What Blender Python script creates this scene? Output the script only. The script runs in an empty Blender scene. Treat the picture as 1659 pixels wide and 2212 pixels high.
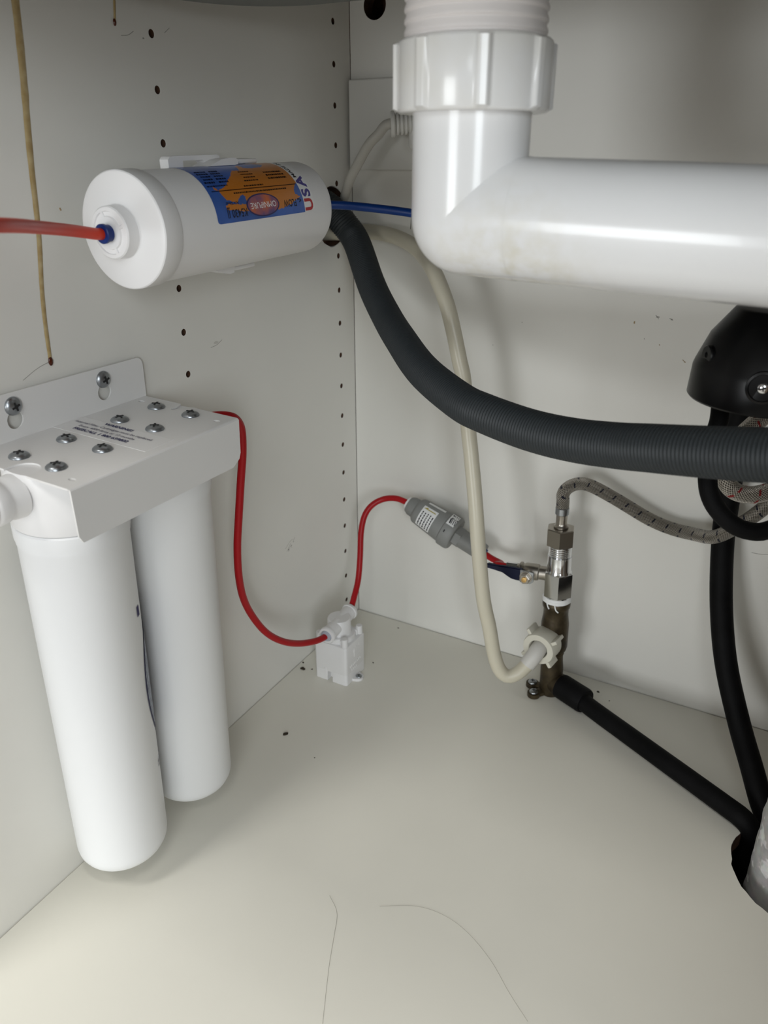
import bpy, bmesh, math, random
from mathutils import Vector, Matrix, noise
random.seed(7)
SC = bpy.context.scene
COL = SC.collection
PI = math.pi

# ------------------------------------------------------------------ camera
cam_d = bpy.data.cameras.new('camera')
cam = bpy.data.objects.new('camera', cam_d)
COL.objects.link(cam)
cam.location = (0.4117, -0.6838, 0.4963)
cam.rotation_euler = (PI / 2 - 0.4318, 0.0, 0.5036)
cam_d.sensor_fit = 'HORIZONTAL'
cam_d.sensor_width = 7.3
cam_d.lens = 7.3 * 1658.5 / 1659.0
cam_d.clip_start = 0.01
cam_d.dof.use_dof = True
cam_d.dof.focus_distance = 0.57
cam_d.dof.aperture_fstop = 2.8
SC.camera = cam

# ------------------------------------------------------------------ world, lamps, exposure
wld = bpy.data.worlds.new('kitchen_ambient')
SC.world = wld
wld.use_nodes = True
wld.node_tree.nodes['Background'].inputs[0].default_value = (0.93, 0.96, 1.0, 1)
wld.node_tree.nodes['Background'].inputs[1].default_value = 0.03

def area(name, loc, target, sx, sy, power, col):
    d = bpy.data.lights.new(name, 'AREA')
    d.shape = 'RECTANGLE'; d.size = sx; d.size_y = sy; d.energy = power; d.color = col
    o = bpy.data.objects.new(name, d); COL.objects.link(o)
    o.location = loc
    o.rotation_euler = (Vector(target) - Vector(loc)).to_track_quat('-Z', 'Y').to_euler()
    return o
area('kitchen_ceiling_light', (1.0, -0.9, 2.15), (1.0, -0.9, 0.0), 0.5, 0.5, 23, (1.0, 0.985, 0.94))
area('kitchen_ceiling_light', (-0.3, -1.6, 2.15), (-0.3, -1.6, 0.0), 0.5, 0.5, 20, (1.0, 0.985, 0.94))
area('kitchen_ceiling_light', (1.0, -1.6, 2.15), (1.0, -1.6, 0.0), 0.5, 0.5, 6, (1.0, 0.985, 0.94))
area('glass_door', (-0.2, -2.6, 0.3), (0.25, 0.0, 0.3), 0.7, 0.7, 16, (0.94, 0.975, 1.0))
area('kitchen_window', (2.0, -2.6, 0.85), (0.25, 0.0, 0.3), 0.7, 1.1, 24, (0.90, 0.96, 1.0))
area('kitchen_window', (1.2, -2.6, 1.45), (0.25, 0.0, 0.3), 0.7, 1.3, 12, (0.90, 0.96, 1.0))

SC.view_settings.view_transform = 'Standard'
SC.view_settings.look = 'None'
SC.view_settings.gamma = 1.0
SC.view_settings.use_curve_mapping = False
SC.view_settings.exposure = 0.0

# ------------------------------------------------------------------ materials
def mat(name, col, rough=0.5, metal=0.0, spec=0.5, sss=0.0, bump=0.0, bscale=400.0, var=0.0, vscale=8.0, varcol=None, coat=0.0):
    m = bpy.data.materials.new(name); m.use_nodes = True
    nt = m.node_tree; b = nt.nodes['Principled BSDF']
    b.inputs['Base Color'].default_value = (*col, 1)
    b.inputs['Roughness'].default_value = rough
    b.inputs['Metallic'].default_value = metal
    b.inputs['Specular IOR Level'].default_value = spec
    b.inputs['Coat Weight'].default_value = coat
    if sss:
        b.inputs['Subsurface Weight'].default_value = sss
        b.inputs['Subsurface Radius'].default_value = (0.004, 0.0035, 0.003)
    tc = nt.nodes.new('ShaderNodeTexCoord')
    if var:
        n = nt.nodes.new('ShaderNodeTexNoise'); n.inputs['Scale'].default_value = vscale; n.inputs['Detail'].default_value = 5
        r = nt.nodes.new('ShaderNodeValToRGB')
        r.color_ramp.elements[0].position = 0.35; r.color_ramp.elements[1].position = 0.7
        c2 = varcol or tuple(c * (1 - var) for c in col)
        r.color_ramp.elements[0].color = (*col, 1); r.color_ramp.elements[1].color = (*c2, 1)
        nt.links.new(tc.outputs['Object'], n.inputs['Vector'])
        nt.links.new(n.outputs['Fac'], r.inputs['Fac']); nt.links.new(r.outputs['Color'], b.inputs['Base Color'])
    if bump:
        n2 = nt.nodes.new('ShaderNodeTexNoise'); n2.inputs['Scale'].default_value = bscale; n2.inputs['Detail'].default_value = 3
        bp = nt.nodes.new('ShaderNodeBump'); bp.inputs['Strength'].default_value = bump; bp.inputs['Distance'].default_value = 0.0005
        nt.links.new(tc.outputs['Object'], n2.inputs['Vector'])
        nt.links.new(n2.outputs['Fac'], bp.inputs['Height']); nt.links.new(bp.outputs['Normal'], b.inputs['Normal'])
    return m

WHITE = (0.80, 0.785, 0.735)
M = {}
M['melamine'] = mat('white_melamine', WHITE, 0.42, spec=0.35, bump=0.05, bscale=900, var=0.02, vscale=14)
M['melamine_floor'] = mat('white_melamine_base', (0.79, 0.77, 0.69), 0.40, spec=0.35, bump=0.05, bscale=900, var=0.03, vscale=10)
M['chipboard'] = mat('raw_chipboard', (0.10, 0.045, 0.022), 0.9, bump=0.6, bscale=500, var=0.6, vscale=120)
M['plastic'] = mat('white_plastic', (0.81, 0.80, 0.795), 0.38, var=0.015, vscale=20)
M['gloss_pvc'] = mat('glossy_white_pvc', (0.82, 0.82, 0.82), 0.2, spec=0.5, var=0.06, vscale=30, varcol=(0.78, 0.765, 0.72), coat=0.15)
def grime_mat():
    """glossy pvc with a soft yellowed water stain under the elbow"""
    m = mat('stained_glossy_pvc', (0.82, 0.82, 0.82), 0.2, coat=0.15)
    nt = m.node_tree; N = nt.nodes.new; Lk = nt.links.new; b = nt.nodes['Principled BSDF']
    tc = N('ShaderNodeTexCoord')
    d = N('ShaderNodeVectorMath'); d.operation = 'DISTANCE'; d.inputs[1].default_value = (0.030, -0.014, -0.028); Lk(tc.outputs['Object'], d.inputs[0])
    mr = N('ShaderNodeMapRange'); mr.inputs['From Min'].default_value = 0.006; mr.inputs['From Max'].default_value = 0.052; mr.inputs['To Min'].default_value = 1.0; mr.inputs['To Max'].default_value = 0.0
    Lk(d.outputs['Value'], mr.inputs['Value'])
    n = N('ShaderNodeTexNoise'); n.inputs['Scale'].default_value = 110; n.inputs['Detail'].default_value = 6; Lk(tc.outputs['Object'], n.inputs['Vector'])
    r = N('ShaderNodeMapRange'); r.inputs['From Min'].default_value = 0.38; r.inputs['From Max'].default_value = 0.68; Lk(n.outputs['Fac'], r.inputs['Value'])
    k = N('ShaderNodeMath'); k.operation = 'MULTIPLY'; Lk(mr.outputs['Result'], k.inputs[0]); Lk(r.outputs['Result'], k.inputs[1])
    mx = N('ShaderNodeMix'); mx.data_type = 'RGBA'; mx.inputs['A'].default_value = (0.82, 0.82, 0.82, 1); mx.inputs['B'].default_value = (0.69, 0.66, 0.56, 1)
    Lk(k.outputs[0], mx.inputs['Factor']); Lk(mx.outputs['Result'], b.inputs['Base Color'])
    return m
M['stained_pvc'] = grime_mat()
M['thread_pvc'] = mat('dull_white_pvc', (0.80, 0.76, 0.74), 0.4)
M['canister'] = mat('white_canister_plastic', (0.81, 0.815, 0.82), 0.42, bump=0.03, bscale=700)
M['powder'] = mat('white_powder_coat', (0.78, 0.77, 0.755), 0.4, bump=0.08, bscale=1400)
M['red'] = mat('red_tubing', (0.40, 0.006, 0.010), 0.4, spec=0.3)
M['orange_red'] = mat('bright_red_tubing', (0.66, 0.040, 0.012), 0.4, spec=0.3)
M['blue'] = mat('blue_tubing', (0.003, 0.036, 0.19), 0.4, spec=0.3)
M['collet'] = mat('blue_collet', (0.005, 0.024, 0.15), 0.4, spec=0.3)
M['grey_collet'] = mat('grey_collet', (0.45, 0.48, 0.55), 0.35)
M['grey'] = mat('grey_moulding', (0.235, 0.238, 0.228), 0.5)
M['black'] = mat('black_foam_lagging', (0.0028, 0.0028, 0.0030), 0.6, spec=0.10, bump=0.25, bscale=600, var=0.3, vscale=40, varcol=(0.006, 0.006, 0.0065))
M['black_plastic'] = mat('black_plastic', (0.0025, 0.0025, 0.003), 0.32, spec=0.3)
M['corrugated'] = mat('charcoal_corrugated_plastic', (0.026, 0.031, 0.034), 0.5, spec=0.35)
M['cream'] = mat('cream_pvc_hose', (0.60, 0.56, 0.445), 0.35, sss=0.15)
M['cream_nut'] = mat('ivory_nylon', (0.66, 0.635, 0.54), 0.45)
M['grey_tail'] = mat('grey_white_hose_tail', (0.62, 0.60, 0.56), 0.45)
M['chrome'] = mat('chrome', (0.80, 0.81, 0.83), 0.09, metal=1)
M['zinc'] = mat('zinc_plated_screw', (0.36, 0.38, 0.40), 0.32, metal=1)
M['nickel'] = mat('dull_nickel', (0.42, 0.39, 0.345), 0.3, metal=1)
M['brass'] = mat('tarnished_brass', (0.085, 0.064, 0.034), 0.42, metal=0.6, var=0.7, vscale=90, varcol=(0.035, 0.025, 0.015), bump=0.5, bscale=250)
M['brass_clean'] = mat('bright_brass', (0.72, 0.47, 0.19), 0.3, metal=1)
M['tape'] = mat('thread_seal_tape', (0.85, 0.85, 0.84), 0.6, bump=0.6, bscale=500)
M['lever'] = mat('navy_lever_sleeve', (0.0035, 0.006, 0.028), 0.4, spec=0.3)
M['dark'] = mat('recess_shade', (0.012, 0.012, 0.012), 0.7)  # near-black paint for the shade inside screw crosses and the vent slot
M['ink'] = mat('black_ink', (0.006, 0.006, 0.012), 0.5)
M['navy_ink'] = mat('navy_ink', (0.03, 0.028, 0.11), 0.5)
M['grey_ink'] = mat('grey_ink', (0.17, 0.16, 0.21), 0.5)
M['ink_red'] = mat('red_ink', (0.45, 0.03, 0.035), 0.5)
M['ink_blue'] = mat('violet_blue_ink', (0.07, 0.055, 0.25), 0.5)
M['ink_white'] = mat('white_ink', (0.85, 0.85, 0.85), 0.5)
M['gold_ink'] = mat('gold_ink', (0.42, 0.34, 0.05), 0.5)
M['label_blue'] = mat('label_blue', (0.035, 0.12, 0.46), 0.3, coat=0.3, var=0.35, vscale=45)
M['label_orange'] = mat('label_orange', (0.52, 0.17, 0.012), 0.3, coat=0.3)
M['label_white'] = mat('label_white', (0.80, 0.80, 0.79), 0.4)
M['amber'] = mat('amber_drip', (0.40, 0.285, 0.125), 0.22, var=0.4, vscale=160, varcol=(0.52, 0.41, 0.22))
M['amber_dark'] = mat('dark_red_drop', (0.075, 0.014, 0.004), 0.15)
M['dirt'] = mat('brown_dirt', (0.03, 0.02, 0.01), 0.9, bump=0.8, bscale=800)
M['hair'] = mat('hair', (0.22, 0.20, 0.16), 0.5)
M['scuff'] = mat('grey_scuff', (0.33, 0.32, 0.29), 0.8)
M['scuff_pale'] = mat('pale_scuff', (0.62, 0.60, 0.55), 0.8)
M['scuff_brown'] = mat('brown_scuff', (0.38, 0.27, 0.15), 0.8)
M['bowl'] = mat('sink_underside_coating', (0.16, 0.165, 0.155), 0.6)
M['bench'] = mat('benchtop_underside', (0.22, 0.20, 0.18), 0.8)
M['room'] = mat('kitchen_floor_boards', (0.30, 0.27, 0.23), 0.5)
M['cord'] = mat('offwhite_cord', (0.56, 0.54, 0.49), 0.45)
M['outlet'] = mat('white_outlet_plastic', (0.74, 0.73, 0.69), 0.35)
M['splash'] = mat('splash_print', (0.05, 0.06, 0.11), 0.4, var=0.8, vscale=260, varcol=(0.32, 0.36, 0.44))

def globe_mat():
    m = mat('globe_print', (0.015, 0.05, 0.22), 0.3, var=0.5, vscale=75, varcol=(0.58, 0.14, 0.04))
    return m
M['globe'] = globe_mat()

def cement_mat():
    m = bpy.data.materials.new('cement_smeared_pipe'); m.use_nodes = True
    nt = m.node_tree; b = nt.nodes['Principled BSDF']; b.inputs['Roughness'].default_value = 0.85
    tc = nt.nodes.new('ShaderNodeTexCoord')
    n = nt.nodes.new('ShaderNodeTexNoise'); n.inputs['Scale'].default_value = 75; n.inputs['Detail'].default_value = 2
    r = nt.nodes.new('ShaderNodeValToRGB'); r.color_ramp.interpolation = 'LINEAR'
    e = r.color_ramp.elements; e[0].position = 0.60; e[0].color = (0.42, 0.40, 0.365, 1); e[1].position = 0.64; e[1].color = (0.70, 0.70, 0.67, 1)
    n3 = nt.nodes.new('ShaderNodeTexNoise'); n3.inputs['Scale'].default_value = 140; n3.inputs['Detail'].default_value = 6
    mx = nt.nodes.new('ShaderNodeMix'); mx.data_type = 'RGBA'; mx.blend_type = 'MULTIPLY'; mx.inputs['Factor'].default_value = 0.55
    nt.links.new(tc.outputs['Object'], n.inputs['Vector']); nt.links.new(n.outputs['Fac'], r.inputs['Fac'])
    nt.links.new(tc.outputs['Object'], n3.inputs['Vector'])
    nt.links.new(r.outputs['Color'], mx.inputs['A']); nt.links.new(n3.outputs['Color'], mx.inputs['B'])
    r2 = nt.nodes.new('ShaderNodeBump'); r2.inputs['Strength'].default_value = 0.7; r2.inputs['Distance'].default_value = 0.001
    nt.links.new(n3.outputs['Fac'], r2.inputs['Height']); nt.links.new(r2.outputs['Normal'], b.inputs['Normal'])
    hs = nt.nodes.new('ShaderNodeHueSaturation'); hs.inputs['Saturation'].default_value = 0.35; hs.inputs['Value'].default_value = 1.25
    nt.links.new(mx.outputs['Result'], hs.inputs['Color']); nt.links.new(hs.outputs['Color'], b.inputs['Base Color'])
    return m
M['cement'] = cement_mat()

def braid_mat(name, base, tracer):
    """stainless braid: crossing strands on the tube's own UV (u round the tube, v along it in metres)"""
    m = bpy.data.materials.new(name); m.use_nodes = True
    nt = m.node_tree; N = nt.nodes.new; Lk = nt.links.new
    b = nt.nodes['Principled BSDF']; b.inputs['Metallic'].default_value = 0.85; b.inputs['Roughness'].default_value = 0.33
    uv = N('ShaderNodeUVMap'); sp = N('ShaderNodeSeparateXYZ'); Lk(uv.outputs['UV'], sp.inputs[0])
    def mth(op, a, bb=None):
        n = N('ShaderNodeMath'); n.operation = op
        for i, v in enumerate((a, bb)):
            if v is None: continue
            if isinstance(v, (int, float)): n.inputs[i].default_value = v
            else: Lk(v, n.inputs[i])
        return n.outputs[0]
    u = mth('MULTIPLY', sp.outputs[0], 20 * 2 * PI)
    v = mth('MULTIPLY', sp.outputs[1], 2 * PI / 0.0019)
    s1 = mth('SINE', mth('ADD', u, v)); s2 = mth('SINE', mth('SUBTRACT', u, v))
    h = mth('MAXIMUM', s1, s2)
    bp = N('ShaderNodeBump'); bp.inputs['Strength'].default_value = 0.9; bp.inputs['Distance'].default_value = 0.0006
    Lk(h, bp.inputs['Height']); Lk(bp.outputs['Normal'], b.inputs['Normal'])
    rr = N('ShaderNodeValToRGB'); rr.color_ramp.elements[0].position = 0.35; rr.color_ramp.elements[1].position = 0.9
    rr.color_ramp.elements[0].color = (*[c * 0.36 for c in base], 1); rr.color_ramp.elements[1].color = (*base, 1)
    Lk(h, rr.inputs['Fac'])
    # tracer marks: dashes repeating along the hose, at four places round it
    vv = mth('FRACT', mth('DIVIDE', mth('ADD', sp.outputs[1], mth('MULTIPLY', sp.outputs[0], 0.010)), 0.0135))
    t1 = mth('LESS_THAN', vv, 0.11)
    uu = mth('FRACT', mth('MULTIPLY', sp.outputs[0], 5.0))
    t = mth('MULTIPLY', t1, mth('LESS_THAN', uu, 0.6))
    mx = N('ShaderNodeMix'); mx.data_type = 'RGBA'; Lk(t, mx.inputs['Factor']); Lk(rr.outputs['Color'], mx.inputs['A'])
    mx.inputs['B'].default_value = (*tracer, 1)
    Lk(mx.outputs['Result'], b.inputs['Base Color'])
    Lk(mth('MULTIPLY', mth('SUBTRACT', 1.0, t), 0.85), b.inputs['Metallic'])
    return m
M['braid_blue'] = braid_mat('stainless_braid_blue_tracer', (0.50, 0.46, 0.40), (0.008, 0.010, 0.025))
M['braid_red'] = braid_mat('stainless_braid_red_tracer', (0.62, 0.57, 0.50), (0.30, 0.012, 0.012))

# ------------------------------------------------------------------ mesh helpers
def link(name, bm, m, parent=None, sharp=38, smooth=True):
    me = bpy.data.meshes.new(name)
    bm.normal_update()
    bm.to_mesh(me); bm.free()
    for mm in (m if isinstance(m, (list, tuple)) else [m]):
        me.materials.append(mm)
    if smooth:
        for p in me.polygons: p.use_smooth = True
        me.set_sharp_from_angle(angle=math.radians(sharp))
    o = bpy.data.objects.new(name, me); COL.objects.link(o)
    if parent is not None: o.parent = parent
    return o

def tag(o, label=None, cat=None, group=None, kind=None):
    if label: o['label'] = label
    if cat: o['category'] = cat
    if group: o['group'] = group
    if kind: o['kind'] = kind
    return o

def thing(name, label, cat, loc=(0, 0, 0), rot=(0, 0, 0), group=None):
    o = bpy.data.objects.new(name, None); COL.objects.link(o)
    o.empty_display_size = 0.01
    o.location = loc; o.rotation_euler = rot
    return tag(o, label, cat, group)

def frame_from(d):
    d = Vector(d).normalized()
    a = Vector((0, 0, 1)) if abs(d.z) < 0.9 else Vector((1, 0, 0))
    x = a.cross(d).normalized(); y = d.cross(x)
    return Matrix((x, y, d)).transposed()

def lathe(bm, prof, origin=(0, 0, 0), axis=(0, 0, 1), seg=48, mi=0, cap=True, wob=None):
    """prof: list of (radius, distance along axis)."""
    R = frame_from(axis); o = Vector(origin); rings = []
    for r, h in prof:
        if r < 1e-6:
            rings.append([bm.verts.new(o + R @ Vector((0, 0, h)))])
        else:
            ring = []
            for k in range(seg):
                a = 2 * PI * k / seg
                rr = r if wob is None else r * wob(a, h)
                ring.append(bm.verts.new(o + R @ Vector((rr * math.cos(a), rr * math.sin(a), h))))
            rings.append(ring)
    fs = []
    for A, B in zip(rings, rings[1:]):
        for k in range(seg):
            k2 = (k + 1) % seg
            if len(A) == 1 and len(B) == 1: continue
            if len(A) == 1: fs.append(bm.faces.new((A[0], B[k2], B[k])))
            elif len(B) == 1: fs.append(bm.faces.new((A[k], A[k2], B[0])))
            else: fs.append(bm.faces.new((A[k], A[k2], B[k2], B[k])))
    if cap:
        if len(rings[0]) > 1: fs.append(bm.faces.new(list(reversed(rings[0]))))
        if len(rings[-1]) > 1: fs.append(bm.faces.new(rings[-1]))
    for f in fs: f.material_index = mi
    return bm

def arc(cx, cy, r, a0, a1, n=6):
    return [(cx + r * math.cos(math.radians(a0 + (a1 - a0) * i / n)), cy + r * math.sin(math.radians(a0 + (a1 - a0) * i / n))) for i in range(n + 1)]

def spline(pts, step):
    P = [Vector(p) for p in pts]
    P = [P[0] * 2 - P[1]] + P + [P[-1] * 2 - P[-2]]
    raw = []
    for i in range(1, len(P) - 2):
        p0, p1, p2, p3 = P[i - 1:i + 3]
        for k in range(24):
            t = k / 24
            # centripetal-ish catmull rom
            raw.append(0.5 * ((2 * p1) + (p2 - p0) * t + (2 * p0 - 5 * p1 + 4 * p2 - p3) * t * t + (3 * p1 - p0 - 3 * p2 + p3) * t ** 3))
    raw.append(P[-2])
    for _ in range(14):
        raw = [raw[0]] + [(raw[i - 1] + raw[i] * 2 + raw[i + 1]) / 4 for i in range(1, len(raw) - 1)] + [raw[-1]]
    L = [0.0]
    for a, b in zip(raw, raw[1:]): L.append(L[-1] + (b - a).length)
    n = max(2, int(round(L[-1] / step))); out = []; j = 0
    for i in range(n + 1):
        s = L[-1] * i / n
        while j < len(L) - 2 and L[j + 1] < s: j += 1
        t = (s - L[j]) / max(1e-9, L[j + 1] - L[j]); out.append(raw[j].lerp(raw[j + 1], t))
    return out

def sweep(bm, path, rad, seg=20, mi=0, cap=True, uv=False):
    """path: list of Vectors; rad: number or function of (index, length)."""
    n = len(path); tang = []
    for i in range(n):
        tang.append((path[min(i + 1, n - 1)] - path[max(i - 1, 0)]).normalized())
    x = frame_from(tang[0]).col[0].copy()
    rings = []; s = 0.0; S = []
    for i in range(n):
        if i: s += (path[i] - path[i - 1]).length
        x = (x - tang[i] * x.dot(tang[i])).normalized(); y = tang[i].cross(x)
        r = rad(i, s) if callable(rad) else rad
        rings.append([bm.verts.new(path[i] + (x * math.cos(2 * PI * k / seg) + y * math.sin(2 * PI * k / seg)) * r) for k in range(seg)])
        S.append(s)
    ul = bm.loops.layers.uv.verify() if uv else None
    for i in range(n - 1):
        for k in range(seg):
            k2 = (k + 1) % seg
            f = bm.faces.new((rings[i][k], rings[i][k2], rings[i + 1][k2], rings[i + 1][k])); f.material_index = mi
            if uv:
                for lp, (a, b) in zip(f.loops, ((k, i), (k + 1, i), (k + 1, i + 1), (k, i + 1))):
                    lp[ul].uv = (a / seg, S[b])
    if cap:
        bm.faces.new(list(reversed(rings[0]))).material_index = mi
        bm.faces.new(rings[-1]).material_index = mi
    return bm

def tube(pts, r, step=0.004, seg=20, uv=False):
    return sweep(bmesh.new(), spline(pts, step), r, seg, uv=uv)

def box(bm, c, s, bev=0.0, mi=0, rot=None, seg=3):
    t = bmesh.new(); bmesh.ops.create_cube(t, size=1.0)
    bmesh.ops.scale(t, vec=s, verts=t.verts)
    if bev: bmesh.ops.bevel(t, geom=list(t.edges), offset=bev, segments=seg, profile=0.5, affect='EDGES')
    if rot is not None: bmesh.ops.rotate(t, cent=(0, 0, 0), matrix=rot, verts=t.verts)
    bmesh.ops.translate(t, vec=c, verts=t.verts)
    return join(bm, t, mi)

def join(bm, t, mi=None, mtx=None):
    if mtx is not None: bmesh.ops.transform(t, matrix=mtx, verts=t.verts)
    mp = {v: bm.verts.new(v.co) for v in t.verts}
    for f in t.faces:
        try: g = bm.faces.new([mp[v] for v in f.verts])
        except ValueError: continue
        g.material_index = f.material_index if mi is None else mi
    t.free(); return bm

def plate(outer, holes, th):
    """flat sheet with real holes in local XY, z from -th to 0"""
    cu = bpy.data.curves.new('tmp', 'CURVE'); cu.dimensions = '2D'; cu.fill_mode = 'BOTH'; cu.extrude = th / 2
    for poly in [outer] + list(holes):
        s = cu.splines.new('POLY'); s.points.add(len(poly) - 1); s.use_cyclic_u = True
        for p, (a, b) in zip(s.points, poly): p.co = (a, b, 0, 1)
    o = bpy.data.objects.new('tmp', cu); COL.objects.link(o)
    me = o.to_mesh(); bm = bmesh.new(); bm.from_mesh(me); o.to_mesh_clear()
    bpy.data.objects.remove(o); bpy.data.curves.remove(cu)
    bmesh.ops.remove_doubles(bm, verts=bm.verts, dist=1e-7)
    bmesh.ops.translate(bm, vec=(0, 0, -th / 2), verts=bm.verts)
    bmesh.ops.recalc_face_normals(bm, faces=bm.faces)
    return bm

def circ(cx, cy, r, n=20, ry=None, jag=0.0):
    return [(cx + (r + random.uniform(-jag, jag)) * math.cos(2 * PI * k / n), cy + ((ry or r) + random.uniform(-jag, jag)) * math.sin(2 * PI * k / n)) for k in range(n)]

def basis(ex, ey, ez, o=(0, 0, 0)):
    m = Matrix((Vector(ex), Vector(ey), Vector(ez))).transposed().to_4x4(); m.translation = Vector(o); return m

def text_bm(s, size, bold=0.0, align='CENTER', sx=1.0, shear=0.0):
    cu = bpy.data.curves.new('tmp', 'FONT'); cu.body = s; cu.size = size; cu.align_x = align; cu.align_y = 'CENTER'
    cu.offset = bold; cu.shear = shear; cu.resolution_u = 3
    o = bpy.data.objects.new('tmp', cu); COL.objects.link(o)
    me = o.to_mesh(); bm = bmesh.new(); bm.from_mesh(me); o.to_mesh_clear()
    bpy.data.objects.remove(o); bpy.data.curves.remove(cu)
    for v in bm.verts: v.co.x *= sx
    return bm

def mapped(bm, fn):
    for v in bm.verts: v.co = Vector(fn(v.co.x, v.co.y, v.co.z))
    return bm

def xf(o, ex, ey, ez):
    ex, ey, ez, o = Vector(ex), Vector(ey), Vector(ez), Vector(o)
    return lambda x, y, z: o + ex * x + ey * y + ez * z

def pan_screw(r, h, seg=24):
    """pan-head screw, seat at z=0, head upwards, cross recess shade painted as dark bars"""
    bm = bmesh.new()
    lathe(bm, [(r * 0.96, -0.0004), (r, 0.0)] + [(r * math.cos(a), h * math.sin(a)) for a in (0.25, 0.5, 0.8, 1.1, 1.35)] + [(0, h)], seg=seg)
    for a in (0.3, 0.3 + PI / 2):
        box(bm, (0, 0, h * 0.98), (r * 0.95, r * 0.2, h * 0.10), mi=1, rot=Matrix.Rotation(a, 3, 'Z'))
    lathe(bm, [(r * 0.22, h * 0.9), (r * 0.22, h * 1.035), (0, h * 1.035)], seg=8, mi=1)
    return bm

def hexnut(bm, r, h0, h1, origin, axis, mi=0, ang=0.0, cham=0.0012, n=6):
    R = frame_from(axis); o = Vector(origin)
    rings = []
    for rr, h in ((r - cham, h0), (r, h0 + cham * 0.6), (r, h1 - cham * 0.6), (r - cham, h1)):
        rings.append([bm.verts.new(o + R @ Vector((rr * math.cos(ang + 2 * PI * k / n), rr * math.sin(ang + 2 * PI * k / n), h))) for k in range(n)])
    for A, B in zip(rings, rings[1:]):
        for k in range(n): bm.faces.new((A[k], A[(k + 1) % n], B[(k + 1) % n], B[k])).material_index = mi
    bm.faces.new(list(reversed(rings[0]))).material_index = mi; bm.faces.new(rings[-1]).material_index = mi

# ------------------------------------------------------------------ setting: the cabinet carcass
W, DEP, HT, TH, GAP = 0.60, 0.565, 0.735, 0.016, 0.0006
PIN_R = 0.0027
front_z = [0.5695 - 0.032 * k for k in range(-3, 17)]
back_z = [0.6030 - 0.032 * k for k in range(-3, 19) if k != 5]
pins = [(-0.2481, z) for z in front_z] + [(-0.0272, z) for z in back_z]
hole_c = (-0.0362, 0.4465)
bm = plate([(-DEP, -0.11), (0, -0.11), (0, HT), (-DEP, HT)],
           [circ(y, z, PIN_R, 14) for y, z in pins] + [circ(*hole_c, 0.0265, 40, jag=0.0004)], TH)
bmesh.ops.transform(bm, matrix=basis((0, 1, 0), (0, 0, 1), (1, 0, 0)), verts=bm.verts)
wall_left = tag(link('wall_left', bm, M['melamine'], smooth=False), 'white melamine cabinet side with two rows of shelf pin holes', kind='structure')
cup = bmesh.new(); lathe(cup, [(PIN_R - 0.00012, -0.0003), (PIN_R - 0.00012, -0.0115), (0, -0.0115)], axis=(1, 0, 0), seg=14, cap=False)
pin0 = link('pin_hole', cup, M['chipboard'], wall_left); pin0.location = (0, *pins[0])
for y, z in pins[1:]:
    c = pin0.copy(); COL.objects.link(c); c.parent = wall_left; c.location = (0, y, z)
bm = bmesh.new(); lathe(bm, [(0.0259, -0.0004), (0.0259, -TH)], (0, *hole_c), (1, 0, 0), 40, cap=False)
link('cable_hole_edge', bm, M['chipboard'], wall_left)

bm = plate([(0, -0.11), (W, -0.11), (W, HT), (0, HT)], [circ(0.0250, 0.6165, 0.0112, 28)], TH)
bmesh.ops.transform(bm, matrix=basis((1, 0, 0), (0, 0, 1), (0, -1, 0), (GAP, 0, 0)), verts=bm.verts)
wall_back = tag(link('wall_back', bm, M['melamine'], smooth=False), 'white melamine cabinet back panel behind the pipes', kind='structure')
bm = bmesh.new(); lathe(bm, [(0.0110, -0.0004), (0.0110, -TH)], (0.0256, 0, 0.6165), (0, -1, 0), 28, cap=False)
link('grommet_hole_edge', bm, M['chipboard'], wall_back)

fl_hole = circ(0.4885, -0.1660, 0.0485, 64, ry=0.0515, jag=0.0009)
bm = plate([(0.0011, -DEP), (W, -DEP), (W, -0.0019), (0.0011, -0.0019)], [fl_hole], TH)
floor = tag(link('floor', bm, M['melamine_floor'], smooth=False), 'white melamine cabinet base panel with a rough hole at right', kind='structure')
bm = bmesh.new()
vs = [[bm.verts.new((0.4885 + (x - 0.4885) * 0.996, -0.166 + (y + 0.166) * 0.996, z)) for x, y in fl_hole] for z in (-0.0007, -TH)]
for k in range(64): bm.faces.new((vs[0][k], vs[0][(k + 1) % 64], vs[1][(k + 1) % 64], vs[1][k]))
link('rough_hole_edge', bm, M['chipboard'], floor)

bm = bmesh.new(); box(bm, (W + TH / 2, -DEP / 2, HT / 2 - 0.08), (TH, DEP + 0.08, HT + 0.16))  # unseen side, set close and coloured brown to darken the right of the cabinet
tag(link('wall_right', bm, mat('brown_cabinet_side', (0.20, 0.15, 0.11), 0.6), smooth=False), kind='structure')
bm = plate([(-0.6, -0.62), (1.5, -0.62), (1.5, 0.03), (-0.6, 0.03)], [[(0.045, -0.52), (0.48, -0.52), (0.48, -0.225), (0.045, -0.225)]], 0.03)
bmesh.ops.translate(bm, vec=(0, 0, HT + 0.031), verts=bm.verts)
tag(link('ceiling', bm, M['bench'], smooth=False), 'underside of the kitchen benchtop over the cabinet', kind='structure')
bm = bmesh.new(); box(bm, (0.45, 0.045, 0.35), (2.1, 0.02, 1.0)); box(bm, (-0.10, -0.28, 0.35), (0.016, 0.63, 1.0)); box(bm, (0.45, -0.50, -0.083), (2.1, 0.016, 0.133))  # unseen back, side and kick panels added to keep stray light out
tag(link('wall_light_seal', bm, M['chipboard'], smooth=False), kind='structure')
bm = bmesh.new(); box(bm, (0.6, -3.1, 1.1), (5.0, 0.1, 2.6))  # unseen pale wall added for the chrome to reflect and for bounce
tag(link('wall_bounce', bm, mat('bounce_wall_paint', (0.6, 0.59, 0.56), 0.7), smooth=False), kind='structure')
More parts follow.
